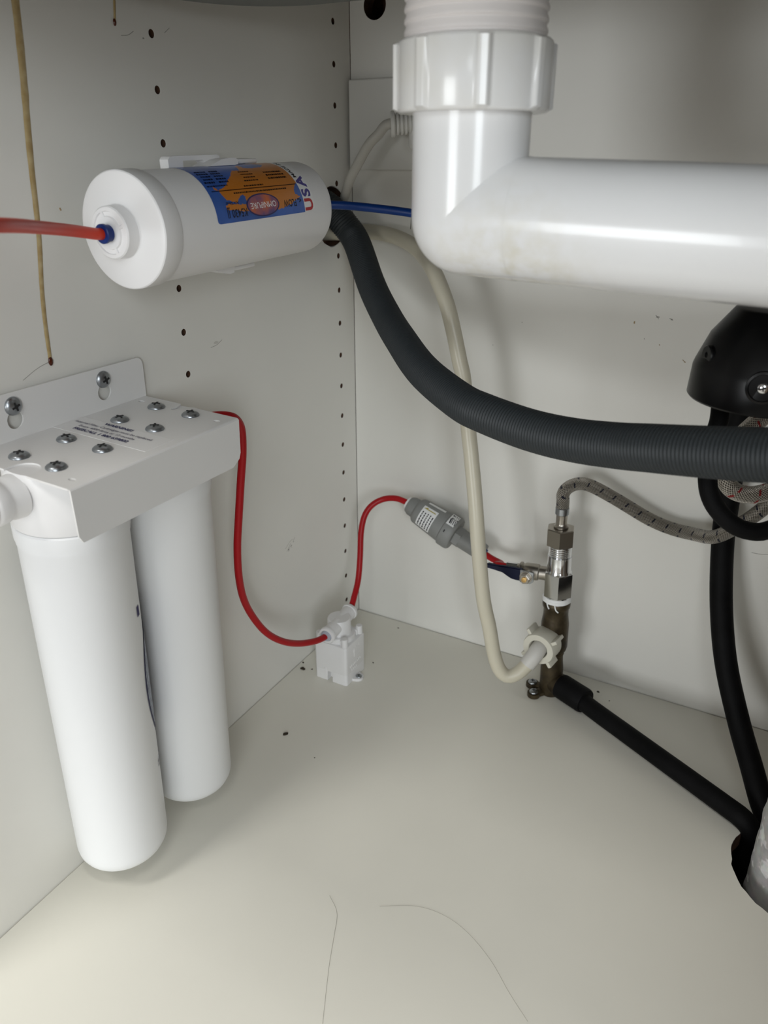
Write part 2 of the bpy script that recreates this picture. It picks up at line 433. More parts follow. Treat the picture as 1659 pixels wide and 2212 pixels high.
bm = bmesh.new(); box(bm, (0.4, -1.45, -0.16), (4.5, 3.1, 0.02))
tag(link('floor_kitchen', bm, M['room'], smooth=False), kind='structure')

# sink bowl hanging over the drain
def rrect(cx, cy, hx, hy, r, n=10):
    out = []
    for sx, sy, a0 in ((1, 1, 0), (-1, 1, 90), (-1, -1, 180), (1, -1, 270)):
        for k in range(n + 1):
            a = math.radians(a0 + 90 * k / n); out.append((cx + sx * (hx - r) + r * math.cos(a), cy + sy * (hy - r) + r * math.sin(a)))
    return out
bm = bmesh.new(); rings = []
for inset, z, r in ((0.0, 0.760, 0.09), (0.0, 0.625, 0.09), (0.003, 0.600, 0.087), (0.010, 0.5865, 0.082), (0.022, 0.5828, 0.072), (0.1, 0.5825, 0.03)):
    rings.append([bm.verts.new((x, y, z)) for x, y in rrect(0.262, -0.3575, 0.247 - inset, 0.170 - inset, r)])
for A, B in zip(rings, rings[1:]):
    for k in range(len(A)): bm.faces.new((A[k], B[k], B[(k + 1) % len(A)], A[(k + 1) % len(A)]))
bm.faces.new(list(reversed(rings[-1])))
sink = thing('sink_bowl', 'dark coated underside of the sink bowl at the top of the cabinet', 'sink')
link('bowl', bm, M['bowl'], sink)
bm = bmesh.new(); lathe(bm, [(0.0325, 0.5770), (0.042, 0.578), (0.044, 0.580), (0.044, 0.5826)], (0.2512, -0.3062, 0), seg=48)
link('waste_flange', bm, M['thread_pvc'], sink)

# ------------------------------------------------------------------ white drain pipe
DX, DY = 0.2512, -0.3062
drain = thing('drain_pipe', 'glossy white plastic drain pipe with ribbed nut and right-angle elbow', 'pipe', (DX, DY, 0.47))
bm = bmesh.new()
z = 0.1065; prof = [(0.0316, z)]
while z > 0.070:
    prof += [(0.0325, z - 0.0008), (0.0325, z - 0.0019), (0.0317, z - 0.0029), (0.0317, z - 0.0036)]; z -= 0.0046
prof = list(reversed(prof))
lathe(bm, prof, seg=64)
link('threaded_tail', bm, M['thread_pvc'], drain)
bm = bmesh.new()
NR = 8
def nut_wob(a, h):
    d = abs(((a / (2 * PI) * NR + 0.856) % 1) - 0.5) / NR * 2 * PI * 0.0355     # distance to the rib's middle
    return 1 + (0.055 * max(0.0, min(1.0, (0.0036 - d) / 0.0016)) if 0.047 < h < 0.0735 else 0.0)
lathe(bm, [(0.0285, 0.0455), (0.0345, 0.0455), (0.0353, 0.0462), (0.0356, 0.0472), (0.0356, 0.0732), (0.0353, 0.0740), (0.0342, 0.0748), (0.0322, 0.0755)], seg=336, wob=nut_wob)
link('coupling_nut', bm, M['gloss_pvc'], drain, sharp=50)
# elbow: vertical leg mitred into the run, heel rounded
R0 = 0.0280
bm = bmesh.new()
SL = -0.0278
run_dir = Vector((1, -0.026, SL)).normalized()
lathe(bm, [(R0, 0.001), (R0, 0.050)], seg=64, cap=False)
lathe(bm, [(R0, -0.0005), (R0, 0.030)], axis=run_dir, seg=64, cap=False)
bmesh.ops.create_uvsphere(bm, u_segments=64, v_segments=40, radius=R0)
link('elbow', bm, M['stained_pvc'], drain, sharp=60)
base = Vector((0, 0, 0))
bm = bmesh.new()
p0 = base + run_dir * 0.0298
p1 = p0 + run_dir * 0.185
path = [p0, p0 + run_dir * 0.05, p1]
for k in range(1, 10):
    a = PI / 2 * k / 9
    path.append(p1 + Vector((0.030 * math.sin(a), 0.030 * (1 - math.cos(a)), -0.001 * k / 9)))
e = path[-1]
path.append(e + Vector((0, 0.085, -0.003)))
for k in range(1, 10):
    a = PI / 2 * k / 9
    path.append(e + Vector((0, 0.085 + 0.027 * math.sin(a), -0.003 - 0.027 * (1 - math.cos(a)))))
sweep(bm, path, R0 - 0.0001, 56)
link('horizontal_run', bm, M['stained_pvc'], drain, sharp=60)

# ------------------------------------------------------------------ waste pipe rising out of the floor hole
def cw(a, h):
    return 1 + 0.045 * noise.noise(Vector((math.cos(a) * 3, math.sin(a) * 3, h * 90))) + 0.02 * noise.noise(Vector((math.cos(a) * 9, math.sin(a) * 9, h * 260)))
waste = thing('waste_pipe', 'cement-smeared grey waste pipe standing in the rough floor hole', 'pipe', (0.4822, -0.1680, 0))
bm = bmesh.new(); n = 60
lathe(bm, [(0.0275, -0.10 + 0.30 * k / n) for k in range(n + 1)], seg=72, wob=cw)
link('stub', bm, M['cement'], waste, sharp=80)
bm = bmesh.new(); lathe(bm, [(0.0255, 0.195), (0.0255, 0.40)], seg=48)
link('riser', bm, M['gloss_pvc'], waste)

# ------------------------------------------------------------------ grey corrugated drain hose
grey_pts = [(-0.030, -0.041, 0.470), (-0.012, -0.040, 0.4610), (0.0010, -0.0385, 0.4530), (0.0120, -0.0370, 0.4420), (0.0275, -0.0390, 0.4255), (0.0621, -0.072, 0.3933), (0.0957, -0.1051, 0.3741), (0.1289, -0.1421, 0.3646), (0.1695, -0.1851, 0.3549), (0.2149, -0.2225, 0.3487), (0.2401, -0.2381, 0.3476), (0.275, -0.2521, 0.3464), (0.3059, -0.2651, 0.3491), (0.3335, -0.2773, 0.3544), (0.3501, -0.287, 0.3592), (0.3694, -0.2975, 0.3645), (0.3889, -0.3067, 0.3696), (0.4064, -0.3146, 0.3744), (0.431, -0.3248, 0.3818), (0.47, -0.338, 0.395)]
bm = bmesh.new()
PITCH = 0.0022
path = spline(grey_pts, PITCH / 4)
sweep(bm, path, lambda i, s: 0.01235 + (0.00045 if i % 4 in (0, 1) else -0.00045), 28)
tag(link('corrugated_hose', bm, M['corrugated'], sharp=80), 'thick charcoal corrugated drain hose sweeping from the wall hole to the right', 'hose')

# ------------------------------------------------------------------ cream inlet hose with its lugged nut
BR_O = Vector((0.2475, -0.0425, 0.0655))             # branch outlet on the brass tee
BR_D = Vector((-0.13, -0.99, 0.0)).normalized()
inlet = thing('washing_machine_hose', 'cream inlet hose curving down the back panel to a lugged ivory nut', 'hose', tuple(BR_O))
in_pts = [(-0.030, -0.0300, 0.4315), (-0.012, -0.0275, 0.4312), (0.0040, -0.0215, 0.4316), (0.0150, -0.0140, 0.4326), (0.0232, -0.0105, 0.4328), (0.0455, -0.0135, 0.4314), (0.0644, -0.0195, 0.4282), (0.0817, -0.0280, 0.4233), (0.0970, -0.0380, 0.4162), (0.1175, -0.0622, 0.4087), (0.1282, -0.0691, 0.3964), (0.1374, -0.0727, 0.38), (0.1445, -0.0742, 0.3595), (0.1512, -0.0753, 0.3367), (0.1563, -0.0769, 0.3213), (0.1645, -0.0802, 0.2776), (0.1697, -0.0836, 0.2557), (0.1794, -0.0915, 0.2139), (0.1869, -0.0970, 0.1726), (0.1952, -0.0992, 0.1238), (0.2023, -0.0972, 0.0933), (0.2080, -0.0955, 0.0645), (0.2145, -0.0945, 0.0470), (0.2220, -0.0920, 0.0400), (0.2300, -0.0872, 0.0425), (0.2362, -0.0815, 0.0500), (0.2412, -0.0765, 0.0590)]
nose = BR_O + BR_D * 0.030
bm = tube([Vector(p) - BR_O for p in in_pts] + [BR_D * 0.026 + Vector((0, 0, -0.0005))], 0.0068, 0.004, 24)
link('hose', bm, M['cream'], inlet)
bm = bmesh.new(); sweep(bm, spline([BR_D * 0.014, BR_D * 0.026, Vector((0.2418, -0.0755, 0.0600)) - BR_O, Vector((0.2372, -0.0805, 0.0515)) - BR_O], 0.002), 0.0079, 24)
link('hose_tail', bm, M['grey_tail'], inlet)
bm = bmesh.new()
lathe(bm, [(0.0125, 0.010), (0.0158, 0.010), (0.0162, 0.011), (0.0162, 0.0275), (0.0155, 0.029), (0.0098, 0.029), (0.0092, 0.028), (0.0092, 0.018), (0.0085, 0.017)], axis=BR_D, seg=48, cap=False)
FR = frame_from(BR_D)
for k in range(4):
    a = math.radians(38 + 90 * k)
    d = FR @ Vector((math.cos(a), math.sin(a), 0)); t = FR @ Vector((-math.sin(a), math.cos(a), 0))
    rot = Matrix((d, t, BR_D)).transposed()
    box(bm, d * 0.0178 + BR_D * 0.0195, (0.0080, 0.0036, 0.016), 0.0008, rot=rot, seg=2)
link('lugged_nut', bm, M['cream_nut'], inlet)

# ------------------------------------------------------------------ brass tee on the floor
tee = thing('brass_tee', 'tarnished brass pipe tee screwed to the cabinet base', 'pipe fitting', (0.2530, -0.0425, 0.0), (0, math.radians(-1.9), 0))
bm = bmesh.new()
lathe(bm, [(0.0105, 0.0), (0.0112, 0.002), (0.0112, 0.030), (0.0102, 0.040), (0.0100, 0.047), (0.0108, 0.048), (0.0100, 0.049), (0.0108, 0.050), (0.0100, 0.051),
           (0.0125, 0.053), (0.0134, 0.057), (0.0134, 0.082), (0.0128, 0.086), (0.0120, 0.092), (0.0120, 0.100), (0.0131, 0.1015), (0.0134, 0.104), (0.0134, 0.107), (0.0118, 0.1095)], seg=40)
link('column', bm, M['brass'], tee)
bm = bmesh.new()
lathe(bm, [(0.0122, 0.0), (0.0130, 0.006), (0.0118, 0.010), (0.0118, 0.020)], Vector((-0.0035, 0, 0.0655)), BR_D, 32)
link('branch', bm, M['brass'], tee)
ELD = Vector((0.915, -0.405, 0.0)).normalized()
bm = bmesh.new(); lathe(bm, [(0.0105, -0.004), (0.0105, 0.007), (0.0116, 0.009), (0.0116, 0.020)], (0, 0, 0.0142), ELD, 32)
link('elbow_outlet', bm, M['brass'], tee)
for (x, y) in ((-0.0125, -0.0155), (-0.0190, -0.0005)):
    bm = bmesh.new()
    h = 0.0045
    lathe(bm, [(0.0062, 0.0), (0.0066, 0.001), (0.0064, h), (0.0, h + 0.0003)], (x, y, 0.0004), seg=24)
    d = Vector((x, y, 0)); rot = Matrix.Rotation(math.atan2(y, x), 3, 'Z')
    box(bm, (x * 0.5, y * 0.5, 0.0026), (d.length, 0.0095, 0.0042), 0.0008, rot=rot, seg=2)
    lug = link('fixing_lug', bm, M['brass'], tee)
    s = link('screw', pan_screw(0.0046, 0.0022), [M['zinc'], M['dark']], lug); s.location = (x, y, h + 0.0012)
bm = bmesh.new()
lathe(bm, [(0.0122, 0.1075), (0.0136, 0.1085), (0.0129, 0.1100), (0.0137, 0.1115), (0.0127, 0.1135)], seg=36, wob=lambda a, h: 1 + 0.05 * noise.noise(Vector((math.cos(a) * 5, math.sin(a) * 5, h * 400))))
link('thread_tape', bm, M['tape'], tee)
for pts in ([(-0.006, -0.0115, 0.1085), (-0.0045, -0.0127, 0.1055), (-0.003, -0.0138, 0.104)], [(0.002, -0.013, 0.109), (0.0035, -0.0138, 0.1045), (0.006, -0.0135, 0.102)]):
    link('tape_shred', tube(pts, 0.0007, 0.001, 8), M['tape'], tee)

# chrome feed tee above it
feed = thing('feed_tap', 'chrome feed adaptor with a small navy lever ball tap', 'tap', (0.2493, -0.0425, 0.1120), (0, math.radians(-1.9), 0))
bm = bmesh.new()
hexnut(bm, 0.0145, 0.002, 0.0285, (0, 0, 0), (0, 0, 1), ang=math.radians(18), cham=0.0016)
lathe(bm, [(0.0126, 0.0005), (0.0126, 0.0025)], seg=36)
lathe(bm, [(0.0128, 0.0265), (0.0118, 0.0295), (0.0113, 0.031), (0.0113, 0.0445)], seg=40)
link('hex_body', bm, M['chrome'], feed, sharp=20)
bm = bmesh.new(); prof = [(0.0113, 0.0440)]; z = 0.0445
while z < 0.056: prof += [(0.0100, z), (0.0108, z + 0.0006), (0.0108, z + 0.0009), (0.0100, z + 0.0015)]; z += 0.0019
lathe(bm, prof + [(0.0100, 0.066)], seg=36)
link('threaded_neck', bm, M['chrome'], feed, sharp=20)
BX = Vector((-0.985, -0.17, 0.02)).normalized()       # ball tap points left along the back panel
bo = Vector((-0.009, -0.001, 0.0225))
bm = bmesh.new()
lathe(bm, [(0.0068, 0.0), (0.0068, 0.009), (0.0080, 0.010), (0.0082, 0.014), (0.0080, 0.022), (0.0070, 0.0235), (0.0070, 0.0245), (0.0082, 0.0255), (0.0082, 0.0275), (0.0060, 0.029), (0.0060, 0.031)], bo, BX, 28)
link('ball_body', bm, M['nickel'], feed)
bm = bmesh.new(); hexnut(bm, 0.0068, 0.030, 0.0415, bo, BX, ang=0.3); lathe(bm, [(0.0048, 0.041), (0.0045, 0.0435)], bo, BX, 20)
link('compression_nut', bm, M['chrome'], feed, sharp=20)
# spindle towards the front, with nut and brass end
so = bo + BX * 0.0175
bm = bmesh.new(); lathe(bm, [(0.0050, 0.004), (0.0050, 0.0125)], so, (0, -1, 0), 20); hexnut(bm, 0.0052, 0.0142, 0.0188, so, (0, -1, 0), ang=0.2, cham=0.0006)
lathe(bm, [(0.0062, 0.0135), (0.0062, 0.0143)], so, (0, -1, 0), 24)
link('spindle_nut', bm, M['nickel'], feed, sharp=25)
bm = bmesh.new(); lathe(bm, [(0.0026, 0.0185), (0.0026, 0.0200), (0, 0.0203)], so, (0, -1, 0), 16)
link('spindle_end', bm, M['brass_clean'], feed)
bm = bmesh.new()
lev = [(0.0070, 0.0065), (0.0070, -0.0068), (-0.0050, -0.0075), (-0.0065, -0.0070)]
bm = plate([(0.007, 0.006), (-0.006, 0.0062), (-0.006, -0.0066), (0.004, -0.0066), (0.007, -0.004)], [], 0.0014)
bmesh.ops.transform(bm, matrix=basis((1, 0, 0), (0, 0, 1), (0, -1, 0), so + Vector((0, -0.0134, 0))), verts=bm.verts)
link('lever_plate', bm, M['zinc'], feed, smooth=False)
bm = bmesh.new()
out = [(-0.0045, 0.0062), (-0.013, 0.0060), (-0.021, 0.0054), (-0.034, 0.0046), (-0.0395, 0.0044), (-0.0420, 0.0032), (-0.0425, 0.0010), (-0.0405, -0.0006), (-0.033, -0.0012), (-0.025, -0.0022), (-0.0205, -0.0046), (-0.0165, -0.0066), (-0.012, -0.0072), (-0.0045, -0.0070)]
bm = plate(out, [], 0.0042)
bmesh.ops.transform(bm, matrix=basis((1, 0, 0), (0, 0, 1), (0, -1, 0), so + Vector((0, -0.0112, 0))), verts=bm.verts)
bmesh.ops.bevel(bm, geom=[e for e in bm.edges if len(e.link_faces) == 2 and e.calc_face_angle(0) > 1.2], offset=0.0010, segments=2, affect='EDGES')
link('lever_sleeve', bm, M['lever'], feed, sharp=50)

# braided hose rising from it
BH = Vector((0.2466, -0.0425, 0.1705))
brd = thing('braided_hose', 'long stainless braided hose with dark tracer marks on the brass tee', 'hose', tuple(BH), (0, 0, 0))
up = Vector((-0.033, 0, 1)).normalized()
bm = bmesh.new(); hexnut(bm, 0.0136, -0.003, 0.0145, (0, 0, 0), up, ang=math.radians(14), cham=0.0012)
link('union_nut', bm, M['nickel'], brd, sharp=20)
bm = bmesh.new()
def crimp(a, h): return 1 - 0.05 * (math.sin(a * 4) ** 2 if 0.018 < h < 0.027 else 0)
lathe(bm, [(0.0060, 0.0142), (0.0068, 0.0150), (0.0068, 0.0163), (0.0056, 0.0175), (0.0053, 0.019), (0.0053, 0.0265), (0.0056, 0.0285)], axis=up, seg=48, wob=crimp)
link('crimp_neck', bm, M['nickel'], brd)
bm = bmesh.new(); lathe(bm, [(0.0058, 0.0280), (0.0063, 0.0285), (0.0063, 0.0345), (0.0058, 0.035)], axis=up, seg=32)
link('ferrule', bm, M['zinc'], brd)
bb = [up * 0.033 + BH, up * 0.042 + BH, (0.2448, -0.0430, 0.2175), (0.2468, -0.0405, 0.2232), (0.2535, -0.0345, 0.2270), (0.2646, -0.0280, 0.2256), (0.2874, -0.0212, 0.2144), (0.3174, -0.0190, 0.2008), (0.338, -0.0185, 0.1954), (0.3577, -0.0240, 0.1968), (0.3757, -0.0360, 0.2034), (0.3917, -0.0420, 0.2200), (0.4086, -0.0440, 0.2417), (0.4263, -0.0450, 0.275), (0.44, -0.05, 0.32)]
link('braid', tube([Vector(p) - BH for p in bb], 0.0059, 0.002, 28, uv=True), M['braid_blue'], brd, sharp=80)

# second braided hose with red marks
rb = [(0.440, -0.100, 0.405), (0.4235, -0.1190, 0.3760), (0.4075, -0.1372, 0.3555), (0.3930, -0.1474, 0.3400), (0.3835, -0.1582, 0.3270), (0.3815, -0.1669, 0.314), (0.3835, -0.1712, 0.3055), (0.3896, -0.1710, 0.2995), (0.3989, -0.1672, 0.2972), (0.4089, -0.1605, 0.2991), (0.4236, -0.1492, 0.3060), (0.45, -0.13, 0.33)]
tag(link('braided_hose', tube(rb, 0.0058, 0.002, 28, uv=True), M['braid_red'], sharp=80), 'looped stainless braided hose with red tracer marks below the hose weight', 'hose')

# ------------------------------------------------------------------ black hoses and lagged pipes
ins = thing('insulated_pipe', 'black foam-lagged pipe lying on the cabinet base', 'pipe', (0.2530, -0.0425, 0.0142))
o = Vector((0.2530, -0.0425, 0.0142))
bm = bmesh.new(); lathe(bm, [(0.0110, 0.0115), (0.0124, 0.0125), (0.0127, 0.015), (0.0127, 0.041), (0.0119, 0.0435), (0.0088, 0.0445)], axis=ELD, seg=36)
link('collar', bm, M['black'], ins)
pp = [Vector((0.2530, -0.0425, 0.0142)) + ELD * 0.035, Vector((0.2990, -0.0660, 0.0138)), Vector((0.3428, -0.0885, 0.0130)), Vector((0.3950, -0.1153, 0.0122)), Vector((0.4310, -0.1338, 0.0115)), Vector((0.4430, -0.1398, 0.0108)), Vector((0.4510, -0.1400, 0.0030)), Vector((0.4530, -0.1370, -0.010)), Vector((0.4540, -0.1340, -0.05))]
bm = sweep(bmesh.new(), spline([p - o for p in pp], 0.004), 0.0087, 28)
link('lagging', bm, M['black'], ins)

bl = [(0.3770, -0.0480, 0.3500), (0.3761, -0.0387, 0.326), (0.3762, -0.0346, 0.3098), (0.3775, -0.0285, 0.2761), (0.3794, -0.0215, 0.2406), (0.382, -0.0213, 0.1976), (0.3916, -0.0376, 0.1447), (0.4057, -0.0549, 0.097), (0.4262, -0.0732, 0.0527), (0.4432, -0.0958, 0.0278), (0.4560, -0.1142, 0.0094), (0.4680, -0.1260, -0.006), (0.4780, -0.1270, -0.05)]
tag(link('insulated_pipe', tube(bl, 0.0094, 0.004, 26), M['black']), 'black foam-lagged pipe dropping down the back panel into the floor hole', 'pipe')

WB = Vector((0.3935, -0.1955, 0.3680))               # underside middle of the hose weight
wax = Vector((0.015, 0.0, 1)).normalized()
wt = thing('hose_weight', 'round black tap hose weight with a cross-head screw under the drain pipe', 'hose weight', tuple(WB))
bm = bmesh.new()
lathe(bm, [(0.034, 0.001), (0.0392, 0.000), (0.0402, 0.0012), (0.0396, 0.0175), (0.0388, 0.0205), (0.0330, 0.0365), (0.0225, 0.0515), (0.0205, 0.0525), (0.0, 0.0527)], axis=wax, seg=72)
link('shell', bm, M['black_plastic'], wt)
bm = bmesh.new(); lathe(bm, [(0.0115, 0.0520), (0.0115, 0.0600), (0.0105, 0.0605), (0.0, 0.0605)], Vector((0.006, 0.002, 0)), wax, 32)
link('cap', bm, M['black_plastic'], wt)
tocam = (Vector(cam.location) - WB); tocam.z = 0; tocam.normalize()
side = wax.cross(tocam).normalized() * -1        # towards the left as seen from the cabinet front
def on_shell(ang, h, r):
    d = (tocam * math.cos(ang) + side * math.sin(ang)); d = (d - wax * d.dot(wax)).normalized()
    return d * r + wax * h, d
p, d = on_shell(math.radians(-1), 0.0165, 0.0392)
bm = bmesh.new(); lathe(bm, [(0.0088, -0.004), (0.0088, 0.0008), (0.0075, 0.0012), (0.0070, 0.0004), (0.0, 0.0004)], p, d, 32)
boss = link('screw_boss', bm, M['black_plastic'], wt)
s = link('screw', pan_screw(0.0030, 0.0014), [M['chrome'], M['dark']], boss)
s.location = p + d * 0.0008; s.rotation_euler = d.to_track_quat('Z', 'Y').to_euler()
p, d = on_shell(math.radians(58), 0.0265, 0.0362)
bm = bmesh.new(); lathe(bm, [(0.0056, -0.006), (0.0056, 0.0006), (0.0050, 0.0012), (0.0016, 0.0012), (0.0016, -0.002), (0.0, -0.002)], p, d, 28)
link('clip_boss', bm, M['black_plastic'], wt)
lp = [(0.3790, -0.2000, 0.3650), (0.3755, -0.2091, 0.3560), (0.3746, -0.2132, 0.3480), (0.3744, -0.2201, 0.3375), (0.3769, -0.2271, 0.3240), (0.3812, -0.2302, 0.3143), (0.3884, -0.2308, 0.3062), (0.3969, -0.2294, 0.3003), (0.4058, -0.2259, 0.2976), (0.4137, -0.2211, 0.2983), (0.4268, -0.2107, 0.3060), (0.445, -0.19, 0.33), (0.45, -0.175, 0.37)]
lp[0] = tuple(WB + Vector((-0.0195, -0.008, 0.0010)))
tag(link('tap_hose', tube(lp, 0.0054, 0.003, 24), M['black'], sharp=80), 'black pull-out tap hose looping below the hose weight', 'hose')

# ------------------------------------------------------------------ inline filter
AX = math.atan(0.0251)
FY = -0.2500
inl = thing('inline_water_filter', 'horizontal white inline water filter with a blue and orange label', 'water filter', (0.05155, FY, 0.46025), (AX, 0, 0))
RF = 0.0318
bm = bmesh.new()
lathe(bm, [(RF, -0.0785), (RF, 0.0805)] + [(RF - 0.0085 + 0.0085 * math.cos(a), 0.0805 + 0.0065 * math.sin(a)) for a in (0.3, 0.6, 0.9, 1.2, 1.57)] + [(0.012, 0.0880), (0.0120, 0.0960), (0, 0.0960)], axis=(0, 1, 0), seg=96)
link('body', bm, M['plastic'], inl)
bm = bmesh.new()
lathe(bm, [(0.0316, -0.0780), (0.0322, -0.0787), (0.0329, -0.0800), (0.0330, -0.0905)] + [(0.0312 + 0.0018 * math.cos(a), -0.0920 - 0.0018 * math.sin(a)) for a in (0.5, 1.0, 1.57)] + [(0.0295, -0.0940), (0.0150, -0.0952), (0.0147, -0.0955), (0.0145, -0.1030), (0.0138, -0.1038)] + [(0.0118, -0.1040), (0.0114, -0.1032), (0.0092, -0.1032), (0.0088, -0.1042), (0.0055, -0.1042), (0, -0.1040)], axis=(0, 1, 0), seg=96)
link('end_cap', bm, M['plastic'], inl, sharp=30)
bm = bmesh.new()
for a in (20, 110, 200, 290):
    aa = math.radians(a); box(bm, (0.0103 * math.cos(aa), -0.1034, 0.0103 * math.sin(aa)), (0.0040, 0.0014, 0.0018), 0.0003, rot=Matrix.Rotation(-aa, 3, 'Y'), seg=1)
link('port_rib', bm, M['plastic'], inl)
bm = bmesh.new(); lathe(bm, [(0.0046, -0.1035), (0.0046, -0.1072), (0.0054, -0.1076), (0.0054, -0.1092), (0.0048, -0.1097), (0.0034, -0.1097)], axis=(0, 1, 0), seg=28)
link('collet', bm, M['collet'], inl)

def cyl(y, th, r=RF):
    a = math.radians(th); return Vector((r * math.cos(a), y - FY, r * math.sin(a)))
Y0, Y1, T0, T1 = -0.2968, -0.2030, 0.8, 100.0
NU, NV = 220, 130
orange = [[(-0.2870, 36.5), (-0.2800, 39.5), (-0.2755, 43), (-0.2680, 52), (-0.2610, 60), (-0.2560, 66), (-0.2480, 74), (-0.2400, 82), (-0.2030, 95), (-0.2030, 38), (-0.2075, 33), (-0.2105, 27), (-0.2105, 23.5), (-0.2075, 21), (-0.2050, 20), (-0.2120, 17), (-0.2180, 12), (-0.2330, 8), (-0.2400, 9), (-0.2640, 18), (-0.2650, 23), (-0.2640, 27), (-0.2665, 29), (-0.2700, 26.5), (-0.2740, 21.5), (-0.2760, 20.5), (-0.2800, 24), (-0.2835, 25), (-0.2850, 29), (-0.2862, 33)],
          [(-0.2855, 19), (-0.2830, 20.5), (-0.2780, 20), (-0.2700, 18.5), (-0.2630, 17.5), (-0.2620, 10), (-0.2700, 11), (-0.2790, 13.5), (-0.2850, 14.5), (-0.2865, 16)],
          [(-0.2900, 37.5), (-0.2870, 36), (-0.2872, 39), (-0.2892, 41.5)]]
lakes = [[(-0.2420, 70), (-0.2330, 68), (-0.2220, 70), (-0.2170, 76), (-0.2250, 84), (-0.2420, 84)], [(-0.2590, 66), (-0.2500, 64), (-0.2470, 72), (-0.2560, 90), (-0.2680, 90)]]
def inside(p, poly):
    c = False; n = len(poly)
    for i in range(n):
        (x1, y1), (x2, y2) = poly[i], poly[i - 1]
        if (y1 > p[1]) != (y2 > p[1]) and p[0] < (x2 - x1) * (p[1] - y1) / (y2 - y1) + x1: c = not c
    return c
bm = bmesh.new()
def edge_y(th):                                   # rounded corner at the front lower end of the sticker
    d = th - T0
    return Y0 + (0.0022 * (1 - math.sqrt(max(0, 1 - (1 - min(d, 4.0) / 4.0) ** 2))))
vg = [[bm.verts.new(cyl(edge_y(T0 + (T1 - T0) * j / NV) + (Y1 - edge_y(T0 + (T1 - T0) * j / NV)) * i / NU, T0 + (T1 - T0) * j / NV, RF + 0.00015)) for i in range(NU + 1)] for j in range(NV + 1)]
for j in range(NV):
    th = T0 + (T1 - T0) * (j + 0.5) / NV
    for i in range(NU):
        y = Y0 + (Y1 - Y0) * (i + 0.5) / NU
        q = (y + 0.0009 * noise.noise(Vector((y * 700, th * 0.35, 0))), th + 1.2 * noise.noise(Vector((y * 600, th * 0.3, 5))))
        f = bm.faces.new((vg[j][i], vg[j + 1][i], vg[j + 1][i + 1], vg[j][i + 1]))
        f.material_index = 1 if any(inside(q, pl) for pl in orange) and not any(inside(q, pl) for pl in lakes) else 0
lab = tag(link('label', bm, [M['label_blue'], M['label_orange']], inl, sharp=90), 'blue label with an orange map print')
def wrap(yc, thc, r, flip=True):
    k = math.degrees(1 / RF)
    return lambda x, y, z: cyl(yc - x, thc - y * k, r)
def prints(name, s, size, yc, thc, m, bold=0.0, sx=1.0, r=RF + 0.0003, parent=lab):
    return link(name, mapped(text_bm(s, size, bold, sx=sx), wrap(yc, thc, r)), m, parent, smooth=False)
# oval badge: dark rim, globe coloured middle
for nm, rx, rt, rr, mm in (('badge_rim', 0.0175, 12.9, RF + 0.00028, 'navy_ink'), ('badge', 0.0161, 11.4, RF + 0.0004, 'globe')):
    bm = bmesh.new(); prev = None
    for q in range(7):
        ring = [bm.verts.new(cyl(-0.2492 + rx * q / 6 * math.cos(2 * PI * k / 48), 15.6 + rt * q / 6 * math.sin(2 * PI * k / 48), rr)) for k in range(48)] if q else [bm.verts.new(cyl(-0.2492, 15.6, rr))]
        if prev:
            for k in range(48):
                k2 = (k + 1) % 48
                if len(prev) == 1: bm.faces.new((prev[0], ring[k2], ring[k]))
                else: bm.faces.new((prev[k], prev[k2], ring[k2], ring[k]))
        prev = ring
    bmesh.ops.recalc_face_normals(bm, faces=bm.faces)
    link(nm, bm, M[mm], lab)
prints('lettering', 'OMNIPURE', 0.0052, -0.2492, 15.6, M['ink_white'], 0.00000, 1.06, RF + 0.0006)
prints('lettering', 'K5430 JJ', 0.0068, -0.2768, 10.4, M['ink'], 0.0001, 0.86)
prints('lettering', 'AH Silver', 0.0029, -0.2795, 21.0, M['ink'], 0.00003, 1.15)
prints('lettering', 'FLOW', 0.0066, -0.2192, 14.0, M['ink'], 0.0001, 0.80)
bm = bmesh.new()
for k in range(2):
    t = text_bm('<', 0.0050, 0.00015) if k == 0 else text_bm('-', 0.007, 0.00015)
    mapped(t, lambda x, y, z, k=k: (x + 0.0022 * k, y, z)); join(bm, t)
link('flow_arrow', mapped(bm, wrap(-0.2070, 16.0, RF + 0.0003)), M['ink'], lab, smooth=False)
bm = bmesh.new(); box(bm, (0, 0, 0), (0.0885, 0.0005, 0.00002))
link('rule_line', mapped(bm, wrap(-0.2490, 35.6, RF + 0.0003)), M['ink'], lab, smooth=False)
bm = bmesh.new()                                   # lines of fine print too small to read in the photograph
def fine(yc, th, w, h=0.0009):
    x = -w / 2
    while x < w / 2:
        l = random.uniform(0.0005, 0.0022); box(bm, (x + l / 2 - (yc + 0.249), -(th - 36) * RF * PI / 180, 0), (l, h, 0.00002)); x += l + 0.0005
fine(-0.2460, 31.5, 0.056); fine(-0.2500, 39.0, 0.020); fine(-0.2840, 42.0, 0.018)
for k, (w) in enumerate((0.013, 0.012, 0.013, 0.010)): fine(-0.2480, 46 + 5 * k, w)
for k in range(3): fine(-0.2190, 47 + 5.2 * k, 0.019, 0.0013)
for k in range(5): fine(-0.2890 + 0.0005 * k, 47 + 4.6 * k, 0.009, 0.0013); fine(-0.2755, 47 + 4.6 * k, 0.008, 0.0012)
link('fine_print', mapped(bm, wrap(-0.2490, 36, RF + 0.0003)), M['ink'], lab, smooth=False)
def side_text(s, size, y, th, m, bold, sx=1.0):
    k = math.degrees(1 / RF)
    return link('lettering', mapped(text_bm(s, size, bold, sx=sx), lambda a, b, z: cyl(y - b, th + a * k, RF + 0.0003)), m, inl, smooth=False)
side_text('U', 0.0130, -0.1968, 9.4, M['ink_red'], 0.0005, 0.92)
